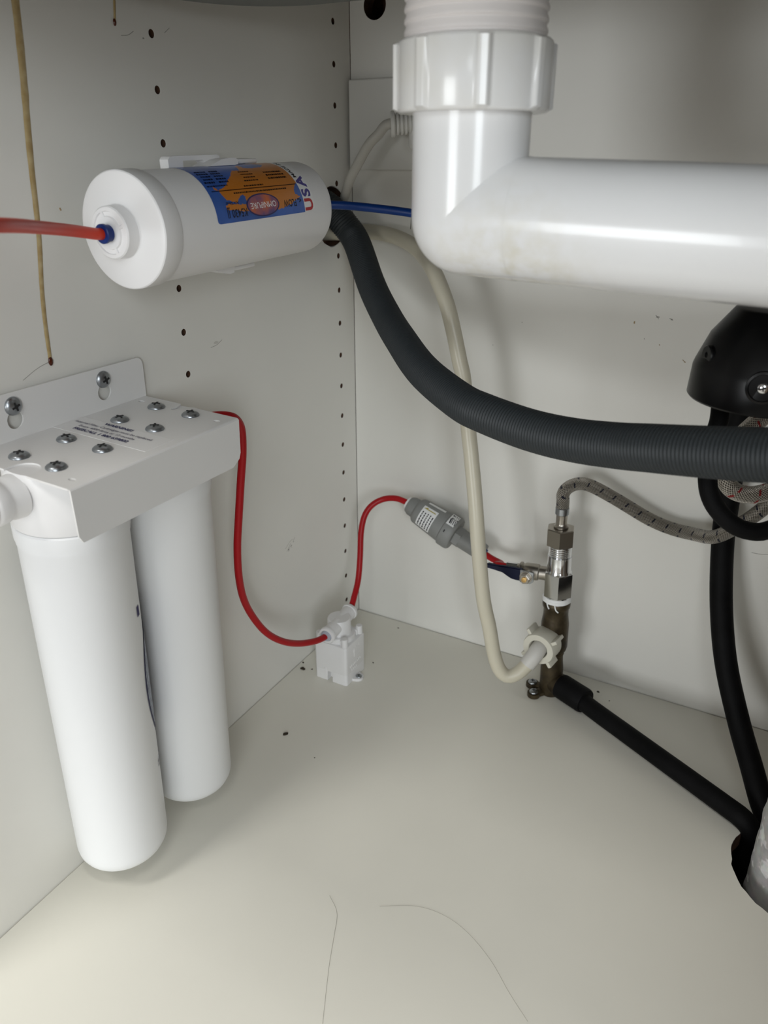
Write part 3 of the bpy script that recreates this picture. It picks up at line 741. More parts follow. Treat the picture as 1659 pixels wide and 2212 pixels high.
side_text('S', 0.0130, -0.1968, 23.6, M['ink_blue'], 0.0005, 0.92)
side_text('A', 0.0130, -0.1968, 38.5, M['ink_blue'], 0.0005, 0.92)
side_text('MADE IN', 0.0050, -0.1995, 62.5, M['ink'], 0.0001)
bm = bmesh.new()
for j in range(40):
    for a, b in ((0, 1),):
        q = [cyl(y, t, RF + 0.0001) for y, t in ((-0.2029, 3.5 + 2 * j), (-0.2029, 5.5 + 2 * j), (-0.1905, 5.5 + 2 * j), (-0.1905, 3.5 + 2 * j))]
        bm.faces.new([bm.verts.new(v) for v in q])
bmesh.ops.remove_doubles(bm, verts=bm.verts, dist=1e-6)
link('label_strip', bm, M['label_white'], inl)

# clip that carries it
clip = thing('filter_clip', 'white plastic spring clip holding the inline filter to the wall', 'clip', (0.05155, -0.2375, 0.4606), (AX, 0, 0))
def band(a0, a1, r0, r1, y0, y1, n=20):
    bm = bmesh.new(); prev = None
    for k in range(n + 1):
        a = math.radians(a0 + (a1 - a0) * k / n); c, s = math.cos(a), math.sin(a)
        ring = [bm.verts.new((r * c, y, r * s)) for r, y in ((r0, y0), (r1, y0), (r1, y1), (r0, y1))]
        if prev:
            for q in range(4): bm.faces.new((prev[q], prev[(q + 1) % 4], ring[(q + 1) % 4], ring[q]))
        else: bm.faces.new(list(reversed(ring)))
        prev = ring
    bm.faces.new(prev); bmesh.ops.recalc_face_normals(bm, faces=bm.faces); return bm
bm = band(108, 252, RF + 0.0003, RF + 0.0024, -0.026, 0.0255)
link('cradle', bm, M['plastic'], clip)
bm = bmesh.new(); box(bm, (-0.0425, 0, 0), (0.0170, 0.030, 0.030), 0.0012); box(bm, (-0.0496, 0, 0), (0.0030, 0.062, 0.046), 0.0012)
link('wall_foot', bm, M['plastic'], clip)
bm = bmesh.new()                                   # lens-shaped upper hook with a thin tail tab
t = plate([(-0.030, 0.0), (-0.024, 0.0018), (-0.018, 0.0036), (-0.010, 0.0044), (-0.003, 0.0042), (-0.001, 0.0030), (-0.001, 0.0005), (-0.004, 0.0)], [], 0.014)
bmesh.ops.transform(t, matrix=basis((0, 1, 0), (0, 0, 1), (1, 0, 0), (0.0045, 0.0, 0.0318)), verts=t.verts); join(bm, t)
box(bm, (-0.0065, 0.0120, 0.0336), (0.014, 0.0260, 0.0030), 0.0010)
link('upper_hook', bm, M['plastic'], clip)
bm = bmesh.new()                                   # open loop standing on the cradle
lo = [(-0.0560, 0.0), (-0.0560, 0.0066), (-0.0545, 0.0082), (-0.0520, 0.0086), (-0.010, 0.0086), (-0.0075, 0.0076), (-0.0075, 0.0050), (-0.0130, 0.0046), (-0.0190, 0.0018), (-0.0190, 0.0)]
t = plate(lo, [[(-0.0430, 0.0005), (-0.0430, 0.0058), (-0.0240, 0.0058), (-0.0215, 0.0036), (-0.0215, 0.0005)]], 0.007)
bmesh.ops.transform(t, matrix=basis((0, 1, 0), (0, 0, 1), (1, 0, 0), (-0.0055, 0, 0.0296)), verts=t.verts); join(bm, t)
link('spare_loop', bm, M['plastic'], clip)
bm = bmesh.new()
t = plate([(-0.030, 0.0), (-0.021, -0.0030), (-0.010, -0.0060), (-0.005, -0.0056), (-0.004, -0.0010), (-0.006, 0.0)], [], 0.012)
bmesh.ops.transform(t, matrix=basis((0, 1, 0), (0, 0, 1), (1, 0, 0), (-0.004, 0, -0.0318)), verts=t.verts); join(bm, t)
box(bm, (-0.010, 0.0075, -0.0352), (0.010, 0.0260, 0.0030), 0.0010)
link('lower_hook', bm, M['plastic'], clip)

# ------------------------------------------------------------------ twin under-sink filter
TW = thing('twin_water_filter', 'twin white water filter canisters hanging from a screwed wall bracket', 'water filter', (0.0022, -0.3680, 0.3415), (0, math.radians(2.0), 0))
TO = Vector((0.0022, -0.3680, 0.3415))
YA, YB = -0.4057, -0.3297
def ly(y): return y + 0.3680
bm = bmesh.new()
# top plate (local x out from the wall, y along it)
o1, o2 = ly(-0.4390), ly(-0.2995)
outer = [(0, o1)] + [(0.0345, o1), (0.0345, o1 + 0.006)] + [(0.0345 + 0.009 - 0.009 * math.cos(a), o1 + 0.006 + 0.009 * math.sin(a)) for a in (0.4, 0.8, 1.2, 1.57, 1.95, 2.4, 2.8)] + [(0.0530, o1 + 0.005), (0.0530, o1)]
outer += [(0.0855, o1), (0.0855, o2)] + [(0.0535, o2), (0.0480, o2 + 0.001), (0.0430, o2 - 0.001), (0.0415, o2 - 0.006), (0.0400, o2 - 0.010), (0.0375, o2 - 0.011), (0.0360, o2 - 0.009), (0.0365, o2 - 0.004), (0.0345, o2 + 0.002), (0.0, o2 + 0.002)]
holes = [circ(x, ly(y), 0.0026, 16, ry=0.0017) for x, y in ((0.0085, -0.3085), (0.0785, -0.3120), (0.0770, -0.4290), (0.0085, -0.4330))]
t = plate(outer, holes, 0.0012); join(bm, t)
# wall flange with keyholes
fo = [(ly(-0.4410), 0.0)] + [(ly(-0.4410), 0.0245), (ly(-0.4398), 0.0272), (ly(-0.4370), 0.0285), (ly(-0.3025), 0.0285), (ly(-0.3000), 0.0279), (ly(-0.2980), 0.0262), (ly(-0.2970), 0.0235), (ly(-0.2965), 0.0)]
kh = [circ(ly(y), 0.0118, 0.0056, 24) for y in (-0.3335, -0.4030)]
t = plate(fo, kh, 0.0012)
bmesh.ops.transform(t, matrix=basis((0, 1, 0), (0, 0, 1), (1, 0, 0), (0.0012, 0, 0)), verts=t.verts); join(bm, t)
# front flange, lower corners cut
ff = [(o1, -0.001), (o1 + 0.001, -0.0285), (o1 + 0.0035, -0.0328), (o2 - 0.008, -0.0328), (o2 - 0.0015, -0.0285), (o2, -0.0245), (o2, -0.001)]
t = plate(ff, [], 0.0012)
bmesh.ops.transform(t, matrix=basis((0, 1, 0), (0, 0, 1), (1, 0, 0), (0.0870, 0, 0)), verts=t.verts); join(bm, t)
# folded radius
f = bmesh.new(); prev = None
for k in range(7):
    a = PI / 2 * k / 6
    ring = [f.verts.new((0.0852 + r * math.sin(a), y, -0.0018 + r * math.cos(a))) for r, y in ((0.0018, o1), (0.0018, o2), (0.0006, o2), (0.0006, o1))]
    if prev:
        for q in range(4): f.faces.new((prev[q], prev[(q + 1) % 4], ring[(q + 1) % 4], ring[q]))
    prev = ring
bmesh.ops.recalc_face_normals(f, faces=f.faces); join(bm, f)
link('bracket', bm, M['powder'], TW, sharp=30)
for y in (-0.3335, -0.4030):
    s = link('wall_screw', pan_screw(0.0058, 0.0032), [M['zinc'], M['dark']], TW); s.location = (0.0012, ly(y), 0.0205); s.rotation_euler = (0, PI / 2, 0)
scr = None
for y in (-0.4225, -0.3892, -0.3462, -0.3130):
    for x in (0.0265, 0.0570):
        if scr is None: s = scr = link('plate_screw', pan_screw(0.0060, 0.0028), [M['zinc'], M['dark']], TW)
        else: s = scr.copy(); COL.objects.link(s); s.parent = TW
        s.location = (x, ly(y), 0.0004); s.rotation_euler = (0, 0, random.uniform(0, 1.5))
for yc, sgn in ((YA, -1), (YB, 1)):
    bm = bmesh.new()
    lathe(bm, [(0.0325, -0.0013), (0.0333, -0.003), (0.0338, -0.0365), (0.0330, -0.0388)], (0.0413, ly(yc), 0), seg=72)
    link('filter_head', bm, M['plastic'], TW)
    bm = bmesh.new()
    lathe(bm, [(0.0328, -0.0392), (0.0337, -0.0402), (0.0336, -0.0480), (0.0329, -0.0505), (0.0330, -0.0515), (0.0325, -0.0525), (0.0325, -0.3040)] + [(0.0205 + 0.012 * math.cos(a), -0.3060 - 0.012 * math.sin(a)) for a in (0.0, 0.3, 0.6, 0.9, 1.2, 1.57)] + [(0.0, -0.3185)], (0.0413, ly(yc), 0), seg=96)
    cn = link('canister', bm, M['canister'], TW)
    if sgn < 0: front_can = cn
    # port boss, nut and collet
    e = ly(yc) + sgn * 0.0325
    bm = bmesh.new()
    lathe(bm, [(0.0130, 0.0), (0.0124, 0.006), (0.0115, 0.0075), (0.0115, 0.0095), (0.0122, 0.0105), (0.0126, 0.0165), (0.0118, 0.018), (0.0112, 0.0185), (0.0112, 0.021), (0.0117, 0.022), (0.0110, 0.0275), (0.0050, 0.0285), (0.0036, 0.0285)] if sgn < 0 else [(0.0120, 0.0), (0.0105, 0.006), (0.0095, 0.010), (0.0060, 0.0125), (0.0036, 0.0125)], (0.0400, e, -0.0150), (0, sgn, 0), 40)
    link('port_fitting', bm, M['plastic'], TW)
# oval picture, maker's stripe and small print on the side of the front canister
def can(th, z, r=0.03262): a = math.radians(th); return Vector((0.0413 + r * math.cos(a), ly(YA) + r * math.sin(a), z))
def oval(nm, rt, rz, r, m, par):
    bm = bmesh.new(); prev = None
    for q in range(9):
        ring = [bm.verts.new(can(75 + rt * q / 8 * math.cos(2 * PI * k / 40), -0.170 + rz * q / 8 * math.sin(2 * PI * k / 40), r)) for k in range(40)] if q else [bm.verts.new(can(75, -0.170, r))]
        if prev:
            for k in range(40):
                k2 = (k + 1) % 40
                if len(prev) == 1: bm.faces.new((prev[0], ring[k], ring[k2]))
                else: bm.faces.new((prev[k], ring[k], ring[k2], prev[k2]))
        prev = ring
    bmesh.ops.recalc_face_normals(bm, faces=bm.faces)
    return link(nm, bm, m, par)
oval('picture_rim', 50, 0.0545, 0.03275, M['navy_ink'], front_can)
oval('oval_picture', 47.5, 0.0520, 0.03295, M['splash'], front_can)
bm = bmesh.new()
for k, z in enumerate((-0.2385, -0.2425)):
    for j in range(6): 
        t = bmesh.new(); box(t, (0, 0, 0), (0.0030, 0.0013, 0.00005)); mapped(t, lambda x, y, zz, j=j, z=z: can(36 + 6.2 * j + math.degrees(x / 0.0325), z + y, 0.0328)); join(bm, t)
link('small_print', bm, M['grey_ink'], front_can, smooth=False)
bm = bmesh.new(); box(bm, (0, 0, 0), (0.0040, 0.0075, 0.00005)); mapped(bm, lambda x, y, z: can(30 + math.degrees(x / 0.0325), -0.1085 + y, 0.0328))
link('initial_print', bm, M['ink_blue'], front_can, smooth=False)
# warning text on the plate
def top_text(name, s, size, y, m, bold, x=0.0385, sx=1.0):
    return link(name, mapped(text_bm(s, size, bold, sx=sx), lambda a, b, z: (x + a, ly(y) + b, 0.00045)), m, stick, smooth=False)
bm = bmesh.new(); box(bm, (0.0400, ly(-0.3660), 0.00008), (0.0800, 0.0240, 0.00016))
stick = tag(link('warning_sticker', bm, mat('clear_sticker', (0.81, 0.80, 0.79), 0.22), TW, smooth=False), 'clear sticker printed with a warning')
top_text('lettering', 'WARNING!', 0.0042, -0.3567, M['navy_ink'], 0.00016, 0.0365, 1.12)
top_text('lettering', 'Internal Filter Cartridges must be replaced', 0.0037, -0.3623, M['grey_ink'], 0.00005, 0.0372, 1.03)
top_text('lettering', 'Every 4000 litres or 12 months', 0.0037, -0.3672, M['grey_ink'], 0.00005, 0.0368, 1.02)
top_text('lettering', 'FREECALL 1 800 639802', 0.0042, -0.3723, M['navy_ink'], 0.00014, 0.0368, 1.08)

# ------------------------------------------------------------------ leak stop valve on the floor
LV = thing('leak_stop_valve', 'small white plastic leak stop valve screwed to the base in the corner', 'valve', (0.0475, -0.1185, 0.0))
bm = bmesh.new()
def rr2(hx, hy, r, n=5):
    return [(px - 0.0, py) for px, py in rrect(0, 0, hx, hy, r, n)]
rings = []
for inset, z, r in ((0.0004, 0.0115, 0.0030), (0.0, 0.0125, 0.0030), (0.0, 0.0440, 0.0030), (0.0006, 0.0455, 0.0026), (0.0016, 0.0460, 0.0020)):
    rings.append([bm.verts.new((px, py, z)) for px, py in rr2(0.0193 - inset, 0.0188 - inset, r)])
for A, B in zip(rings, rings[1:]):
    for k in range(len(A)): bm.faces.new((A[k], A[(k + 1) % len(A)], B[(k + 1) % len(A)], B[k]))
bm.faces.new(rings[-1]); bm.faces.new(list(reversed(rings[0])))
ol = rr2(0.0193, 0.0188, 0.0030)
# skirt: the same outline with a notch let into the front face
q = [p for p in ol]
cut = [(-0.0040, -0.0188), (-0.0040, -0.0120), (0.0022, -0.0120), (0.0022, -0.0188)]
i0 = max(i for i, p in enumerate(q) if p[0] < 0 and p[1] < -0.018)
q = q[:i0 + 1] + cut + q[i0 + 1:]
t = plate(q, [], 0.0122); bmesh.ops.translate(t, vec=(0, 0, 0.0124), verts=t.verts); join(bm, t)
box(bm, (-0.0062, -0.0186, 0.0085), (0.0038, 0.0012, 0.0130), 0.0004, seg=1)
link('housing', bm, M['plastic'], LV)
bm = bmesh.new()
lathe(bm, [(0.0168, 0.0440), (0.0168, 0.0505), (0.0160, 0.0515), (0.0128, 0.0520), (0.0122, 0.0530), (0.0120, 0.0670), (0.0112, 0.0685), (0.0, 0.0687)], (0, 0, 0), seg=48)
link('dome', bm, M['plastic'], LV)
for (x, y) in ((0.0150, -0.0145), (0.0150, 0.0145), (-0.0150, 0.0145), (-0.0150, -0.0145)):
    bm = bmesh.new(); lathe(bm, [(0.0034, 0.0440), (0.0034, 0.0545), (0.0031, 0.0550), (0, 0.0550)], (x, y, 0), seg=20)
    box(bm, (x * 0.84, y * 0.84, 0.0480), (0.006, 0.006, 0.0075), 0.0006, seg=1)
    link('post', bm, M['plastic'], LV)
IND = Vector((0.02, -1, -0.03)).normalized()
for nm, d, o, L in (('inlet_port', IND, Vector((0.0005, -0.004, 0.0615)), 0.0222), ('outlet_port', Vector((-0.02, 1, 0.10)).normalized(), Vector((-0.0005, 0.004, 0.0610)), 0.0205)):
    bm = bmesh.new(); lathe(bm, [(0.0078, 0.0), (0.0078, L - 0.004), (0.0088, L - 0.0035), (0.0088, L - 0.0008), (0.0082, L), (0.0060, L), (0.0058, L - 0.003)], o, d, 36, cap=False)
    link(nm, bm, M['plastic'], LV)
    bm = bmesh.new(); lathe(bm, [(0.0056, L - 0.006), (0.0056, L + 0.0008), (0.0052, L + 0.0014), (0.0034, L + 0.0014)], o, d, 28)
    link('collet', bm, M['grey_collet'], LV)
bm = plate([(0.0180, -0.0075), (0.0225, -0.0060), (0.0250, -0.0050), (0.0272, -0.0030), (0.0280, 0.0), (0.0272, 0.0030), (0.0250, 0.0050), (0.0225, 0.0060), (0.0180, 0.0085)], [], 0.0030)
bmesh.ops.translate(bm, vec=(0, -0.001, 0.0032), verts=bm.verts)
tab = link('mounting_tab', bm, M['plastic'], LV)
s = link('screw', pan_screw(0.0034, 0.0012), [M['zinc'], M['dark']], tab); s.location = (0.0232, -0.001, 0.0036)
bm = bmesh.new()                                   # raised moulding on the right-hand face
for (y, z, w, h) in ((-0.0030, 0.0330, 0.0009, 0.0100), (-0.0046, 0.0355, 0.0009, 0.0030), (0.0020, 0.0385, 0.0050, 0.0010), (0.0070, 0.0380, 0.0010, 0.0030)):
    box(bm, (0.0193, y, z), (0.0006, w, h), 0.0002, seg=1)
for k in range(8): box(bm, (0.0193, -0.0110 + 0.0028 * k, 0.0200), (0.0006, 0.0010, 0.0026), 0.0002, seg=1)
for k in range(4): box(bm, (0.0193, -0.0080 + 0.0030 * k, 0.0145), (0.0006, 0.0010, 0.0026), 0.0002, seg=1)
link('moulded_marks', bm, M['plastic'], LV, smooth=False)

# ------------------------------------------------------------------ pressure limiting valve on the back panel
PO = Vector((0.0780, -0.0240, 0.1652)); PD = (Vector((0.1690, -0.0255, 0.1280)) - PO).normalized()
PL = thing('pressure_limiting_valve', 'grey plastic pressure limiting valve with white stickers by the back panel', 'valve', tuple(PO))
bm = bmesh.new()
lathe(bm, [(0.0060, 0.000), (0.0085, 0.0005), (0.0102, 0.004), (0.0105, 0.0100), (0.0118, 0.0105), (0.0128, 0.0115), (0.0138, 0.0130), (0.0142, 0.0160), (0.0166, 0.0460), (0.0180, 0.0470), (0.0184, 0.0485), (0.0184, 0.0560), (0.0178, 0.0585), (0.0165, 0.0598), (0.0100, 0.0602)], axis=PD, seg=64)
link('body', bm, M['grey'], PL)
bm = bmesh.new(); hexnut(bm, 0.0112, 0.0598, 0.0675, (0, 0, 0), PD, ang=0.35, cham=0.0006)
lathe(bm, [(0.0098, 0.067), (0.0094, 0.093), (0.0088, 0.0945), (0.004, 0.0945)], axis=PD, seg=40)
link('neck', bm, M['grey'], PL, sharp=25)
bm = bmesh.new(); lathe(bm, [(0.0062, -0.0022), (0.0070, -0.0018), (0.0070, 0.0012), (0.005, 0.0013)], axis=PD, seg=28)
link('end_ring', bm, M['plastic'], PL)
bm = bmesh.new(); lathe(bm, [(0.0052, 0.0945), (0.0052, 0.0965), (0.0040, 0.0968)], axis=PD, seg=28)
link('collet', bm, M['collet'], PL)
# frame round the valve: angle 0 towards the camera
tcam = (Vector(cam.location) - (PO + PD * 0.03)); tcam = (tcam - PD * tcam.dot(PD)).normalized(); upv = PD.cross(tcam) * -1
if upv.z < 0: upv = -upv
def pl(s, deg, lift=0.00025):
    r = (0.0142 + (0.0166 - 0.0142) * (s - 0.016) / 0.030) if s < 0.0465 else 0.0184
    a = math.radians(deg); return PD * s + (tcam * math.cos(a) + upv * math.sin(a)) * (r + lift)
def patch(nm, s0, s1, a0, a1, m, par, lift=0.00025, n=16):
    bm = bmesh.new()
    v = [[bm.verts.new(pl(s0 + (s1 - s0) * i / 4, a0 + (a1 - a0) * k / n, lift)) for i in range(5)] for k in range(n + 1)]
    for k in range(n):
        for i in range(4): bm.faces.new((v[k][i], v[k][i + 1], v[k + 1][i + 1], v[k + 1][i]))
    bmesh.ops.recalc_face_normals(bm, faces=bm.faces)
    return link(nm, bm, m, par)
st = tag(patch('sticker', 0.0185, 0.0355, -62, 34, M['label_white'], PL), 'white sticker with a gold arrow')
bm = bmesh.new()
for k in range(5):
    a = -55
    while a < (8 if k else 4):
        l = random.uniform(4, 12)
        q = [pl(s, t, 0.0005) for s, t in ((0.0205 + 0.0031 * k, a), (0.0217 + 0.0031 * k, a), (0.0217 + 0.0031 * k, min(a + l, 9)), (0.0205 + 0.0031 * k, min(a + l, 9)))]
        bm.faces.new([bm.verts.new(x) for x in q]); a += l + 2.5
link('fine_print', bm, M['ink'], st, smooth=False)
bm = bmesh.new()
for poly in ([(0.0215, 21), (0.0335, 21), (0.0335, 24.5), (0.0215, 24.5)], [(0.0195, 21), (0.0235, 21), (0.0235, 31)]):
    bm.faces.new([bm.verts.new(pl(s, a, 0.0005)) for s, a in poly])
link('flow_arrow', bm, M['gold_ink'], st, smooth=False)
em = tag(patch('emblem_sticker', 0.0478, 0.0565, 14, 64, M['label_white'], PL), 'white sticker with black chevron stripes')
bm = bmesh.new()
for k in range(4):
    s = 0.0488 + 0.0020 * k; w = 0.0015 if k == 0 else 0.0007
    for (a0, a1, ds) in ((20, 38, 0.0), (38, 58, 0.0)):
        bm.faces.new([bm.verts.new(pl(x, t, 0.0005)) for x, t in ((s + 0.0012, a0), (s + 0.0012 + w, a0), (s + w, a1), (s, a1))])
link('chevron_print', bm, M['ink'], em, smooth=False)
patch('blank_sticker', 0.0200, 0.0400, 52, 66, M['label_white'], PL)
patch('vent_slot', 0.0500, 0.0512, -14, -5, M['dark'], PL)  # flat dark patch, the slot's shade painted on

# ------------------------------------------------------------------ small bore tubing
RT = 0.00318
r1 = [(0.0513, -0.3535, 0.4575), (0.0516, -0.3620, 0.4577), (0.0530, -0.3720, 0.4594), (0.0561, -0.3850, 0.4615), (0.0620, -0.4000, 0.4636), (0.0720, -0.4180, 0.4659), (0.0860, -0.4370, 0.4682), (0.1060, -0.4650, 0.4710), (0.1280, -0.505, 0.4735), (0.148, -0.550, 0.4650), (0.140, -0.585, 0.432), (0.100, -0.600, 0.385), (0.062, -0.575, 0.345), (0.0440, -0.525, 0.328), (0.0427, -0.490, 0.3258), (0.0427, -0.462, 0.3255)]
tag(link('red_tube', tube(r1, RT, 0.003, 20), M['orange_red']), 'bright red tube pushed into the front of the inline filter', 'tube', 'red filter tubing')
r2 = [(0.0425, -0.2880, 0.3258), (0.0425, -0.2790, 0.3258), (0.0445, -0.2710, 0.3256), (0.0490, -0.2630, 0.3238), (0.0500, -0.2555, 0.3190), (0.0485, -0.2490, 0.3085), (0.0458, -0.2469, 0.2883), (0.0428, -0.2482, 0.2649), (0.0407, -0.2520, 0.2341), (0.0383, -0.2538, 0.2093), (0.035, -0.2516, 0.1814), (0.0311, -0.2441, 0.1535), (0.0300, -0.2329, 0.1282), (0.033, -0.2191, 0.1036), (0.0371, -0.2015, 0.0849), (0.0408, -0.1814, 0.0715), (0.0453, -0.1604, 0.0630), (0.0478, -0.1460, 0.0605), (0.0480, -0.1370, 0.0608)]
tag(link('red_tube', tube(r2, RT, 0.003, 20), M['red']), 'dark red tube looping from the twin filter to the leak stop valve', 'tube', 'red filter tubing')
r3 = [(0.0467, -0.0990, 0.0630), (0.0463, -0.0925, 0.0655), (0.0452, -0.0840, 0.0740), (0.0430, -0.0716, 0.0880), (0.0394, -0.0609, 0.1109), (0.0352, -0.0513, 0.1333), (0.035, -0.0427, 0.1499), (0.0401, -0.0345, 0.1603), (0.0499, -0.0267, 0.1660), (0.0629, -0.0244, 0.1685), (0.0740, -0.0240, 0.1668), (0.0800, -0.0240, 0.1644)]
tag(link('red_tube', tube(r3, RT, 0.003, 20), M['red']), 'dark red tube arching up from the leak stop valve to the grey valve', 'tube', 'red filter tubing')
r4 = [tuple(PO + PD * 0.090), tuple(PO + PD * 0.097), (0.1760, -0.0275, 0.1265), (0.1880, -0.0335, 0.1270), (0.1985, -0.0400, 0.1300), (0.2065, -0.0465, 0.1345)]
r4[-2:] = [tuple(Vector(feed.location) + bo + BX * 0.052), tuple(Vector(feed.location) + bo + BX * 0.036)]
tag(link('red_tube', tube(r4, RT, 0.002, 20), M['red']), 'short red tube between the grey valve and the chrome tap', 'tube', 'red filter tubing')
bl = [(0.0516, -0.1560, 0.4632), (0.0525, -0.1480, 0.4632), (0.0600, -0.1370, 0.4630), (0.0740, -0.1290, 0.4624), (0.101, -0.1198, 0.46), (0.1263, -0.1137, 0.4571), (0.1654, -0.1135, 0.4523), (0.2666, -0.0974, 0.4486), (0.3758, -0.1007, 0.4475), (0.4395, -0.0924, 0.4442), (0.50, -0.09, 0.45)]
tag(link('blue_tube', tube(bl, RT, 0.003, 20), M['blue']), 'blue tube running from the inline filter behind the drain pipe', 'tube')

# ------------------------------------------------------------------ power outlet, plug and cord
po = thing('power_outlet', 'white power outlet plate on the back panel behind the drain pipe', 'outlet', (0.0600, 0, 0.5235))
bm = bmesh.new(); box(bm, (0, -0.0042, 0), (0.1150, 0.0084, 0.0740), 0.0016)
link('plate', bm, M['outlet'], po)
for x, z in ((0.020, 0.0), (0.040, 0.0)):
    bm = bmesh.new(); box(bm, (x, -0.0088, z + 0.022), (0.012, 0.0024, 0.016), 0.0008); link('switch', bm, M['outlet'], po)
pg = thing('power_plug', 'white power plug with ribbed strain relief and off-white cord', 'plug', (0.0845, -0.0215, 0.5240))
bm = bmesh.new(); box(bm, (0.006, 0.0020, -0.004), (0.034, 0.0220, 0.036), 0.006, seg=4)
link('plug_body', bm, M['outlet'], pg)
SD = Vector((-0.86, -0.50, -0.05)).normalized()
bm = bmesh.new(); prof = [(0.0078, 0.008)]; s = 0.0095
while s < 0.0235: prof += [(0.0078, s), (0.0088, s + 0.0004), (0.0088, s + 0.0022), (0.0070, s + 0.0026)]; s += 0.0036
prof += [(0.0098, s), (0.0104, s + 0.0008), (0.0104, s + 0.0026), (0.0098, s + 0.0034), (0.0052, s + 0.0036), (0.0046, s + 0.0026)]
lathe(bm, prof, axis=SD, seg=36)
link('strain_relief', bm, M['outlet'], pg, sharp=30)
pgo = Vector((0.0845, -0.0215, 0.5240))
cp = [pgo + SD * 0.02, pgo + SD * 0.031, Vector((0.0515, -0.0400, 0.5150)), Vector((0.0430, -0.0415, 0.5075)), Vector((0.0320, -0.0410, 0.4930)), Vector((0.0215, -0.0390, 0.4790)), Vector((0.0105, -0.0290, 0.4670)), Vector((0.000, -0.0195, 0.4590)), Vector((-0.022, -0.014, 0.452))]
link('cord', sweep(bmesh.new(), spline([p - pgo for p in cp], 0.003), 0.0042, 20), M['cord'], pg)

# ------------------------------------------------------------------ drips, marks, crumbs and hairs
def drip(pts, w0, w1, label, dropw):
    t = thing('drip_stain', label, 'stain', (0, pts[-1][0], pts[-1][1]))
    bm = bmesh.new(); n = len(pts); sp = spline([(0, y, z) for y, z in pts], 0.006); prev = None
    for i, p in enumerate(sp):
        w = (w0 + (w1 - w0) * i / (len(sp) - 1)) * (1 + 0.12 * noise.noise(Vector((p.z * 160, p.y * 40, 0))))
        q = p - Vector((0, pts[-1][0], pts[-1][1]))
        ring = [bm.verts.new(q + Vector((x, yy * w, 0))) for x, yy in ((0.0001, -0.5), (0.0005, -0.32), (0.0007, 0.0), (0.0005, 0.32), (0.0001, 0.5))]
        if prev:
            for k in range(4): bm.faces.new((prev[k], ring[k], ring[k + 1], prev[k + 1]))
        prev = ring
    bmesh.ops.recalc_face_normals(bm, faces=bm.faces)
    link('trickle', bm, M['amber'], t)
    bm = bmesh.new(); bmesh.ops.create_uvsphere(bm, u_segments=16, v_segments=10, radius=1)
    for v in bm.verts: v.co = Vector((max(0.0001, v.co.x * 0.0011 + 0.0002), v.co.y * dropw, v.co.z * dropw * 1.7 + 0.0015))
    link('drop', bm, M['amber_dark'], t)
drip([(-0.3470, 0.600), (-0.3491, 0.5738), (-0.3504, 0.5565), (-0.3526, 0.5341), (-0.3554, 0.5109), (-0.3578, 0.4869), (-0.3589, 0.4721), (-0.3609, 0.4517), (-0.3650, 0.4256), (-0.3672, 0.4038), (-0.3684, 0.3797)], 0.0056, 0.0028, 'long amber drip dried down the side wall beside the twin filter', 0.0017)
drip([(-0.2740, 0.605), (-0.2770, 0.5837), (-0.2785, 0.5739), (-0.2792, 0.5705)], 0.0022, 0.0018, 'short amber drip at the top of the side wall', 0.0012)

def crumb(x, y, r, label, flat=0.55):
    bm = bmesh.new(); bmesh.ops.create_icosphere(bm, subdivisions=2, radius=1)
    sd = random.uniform(0, 50)
    for v in bm.verts:
        k = 1 + 0.45 * noise.noise(v.co * 1.6 + Vector((sd, 0, 0)))
        v.co = Vector((v.co.x * r * k, v.co.y * r * k * 0.7, max(-0.2, v.co.z) * r * flat * k + r * flat * 0.2))
    o = link('dirt_crumb', bm, M['dirt'], sharp=30); o.location = (x, y, 0.0001); o.rotation_euler = (0, 0, random.uniform(0, 3))
    tag(o, label, 'crumb', 'dirt crumbs on the cabinet base')
for a in ((0.0096, -0.1340, 0.0030, 'largest brown dirt crumb left of the leak stop valve'),
          (0.0036, -0.1245, 0.0013, 'small dirt crumb against the side wall near the leak stop valve'),
          (0.0186, -0.1298, 0.0010, 'tiny dirt crumb close to the leak stop valve housing'),
          (0.0533, -0.2268, 0.0026, 'lone brown dirt crumb on the base in front of the leak stop valve'),
          (0.0622, -0.0152, 0.0010, 'tiny dirt crumb at the foot of the back panel'),
          (0.0700, -0.0880, 0.0009, 'tiny dirt crumb right of the leak stop valve'),
          (0.2964, -0.0205, 0.0016, 'thin dirt crumb right of the brass tee'),
          (0.3100, -0.0290, 0.0007, 'speck of dirt furthest right of the brass tee'),
          (0.0950, -0.2400, 0.0007, 'speck of dirt in the middle of the base')): crumb(*a)
h1 = [(0.1845, -0.355, 0.0003), (0.1969, -0.3644, 0.0003), (0.2045, -0.3803, 0.0003), (0.2127, -0.3992, 0.0003), (0.2197, -0.4136, 0.0003), (0.2307, -0.4355, 0.0003)]
h2 = [(0.2213, -0.3449, 0.0003), (0.245, -0.3319, 0.0003), (0.2659, -0.329, 0.0003), (0.2859, -0.3333, 0.0003), (0.3079, -0.3448, 0.0003), (0.3268, -0.3599, 0.0003), (0.3436, -0.3717, 0.0003)]
tag(link('hair', tube(h1, 0.00008, 0.002, 6), M['hair']), 'short fine hair lying on the base, running to the front edge', 'hair')
tag(link('hair', tube(h2, 0.00007, 0.002, 6), M['hair']), 'long curved fine hair lying on the base, right of the short hair', 'hair')

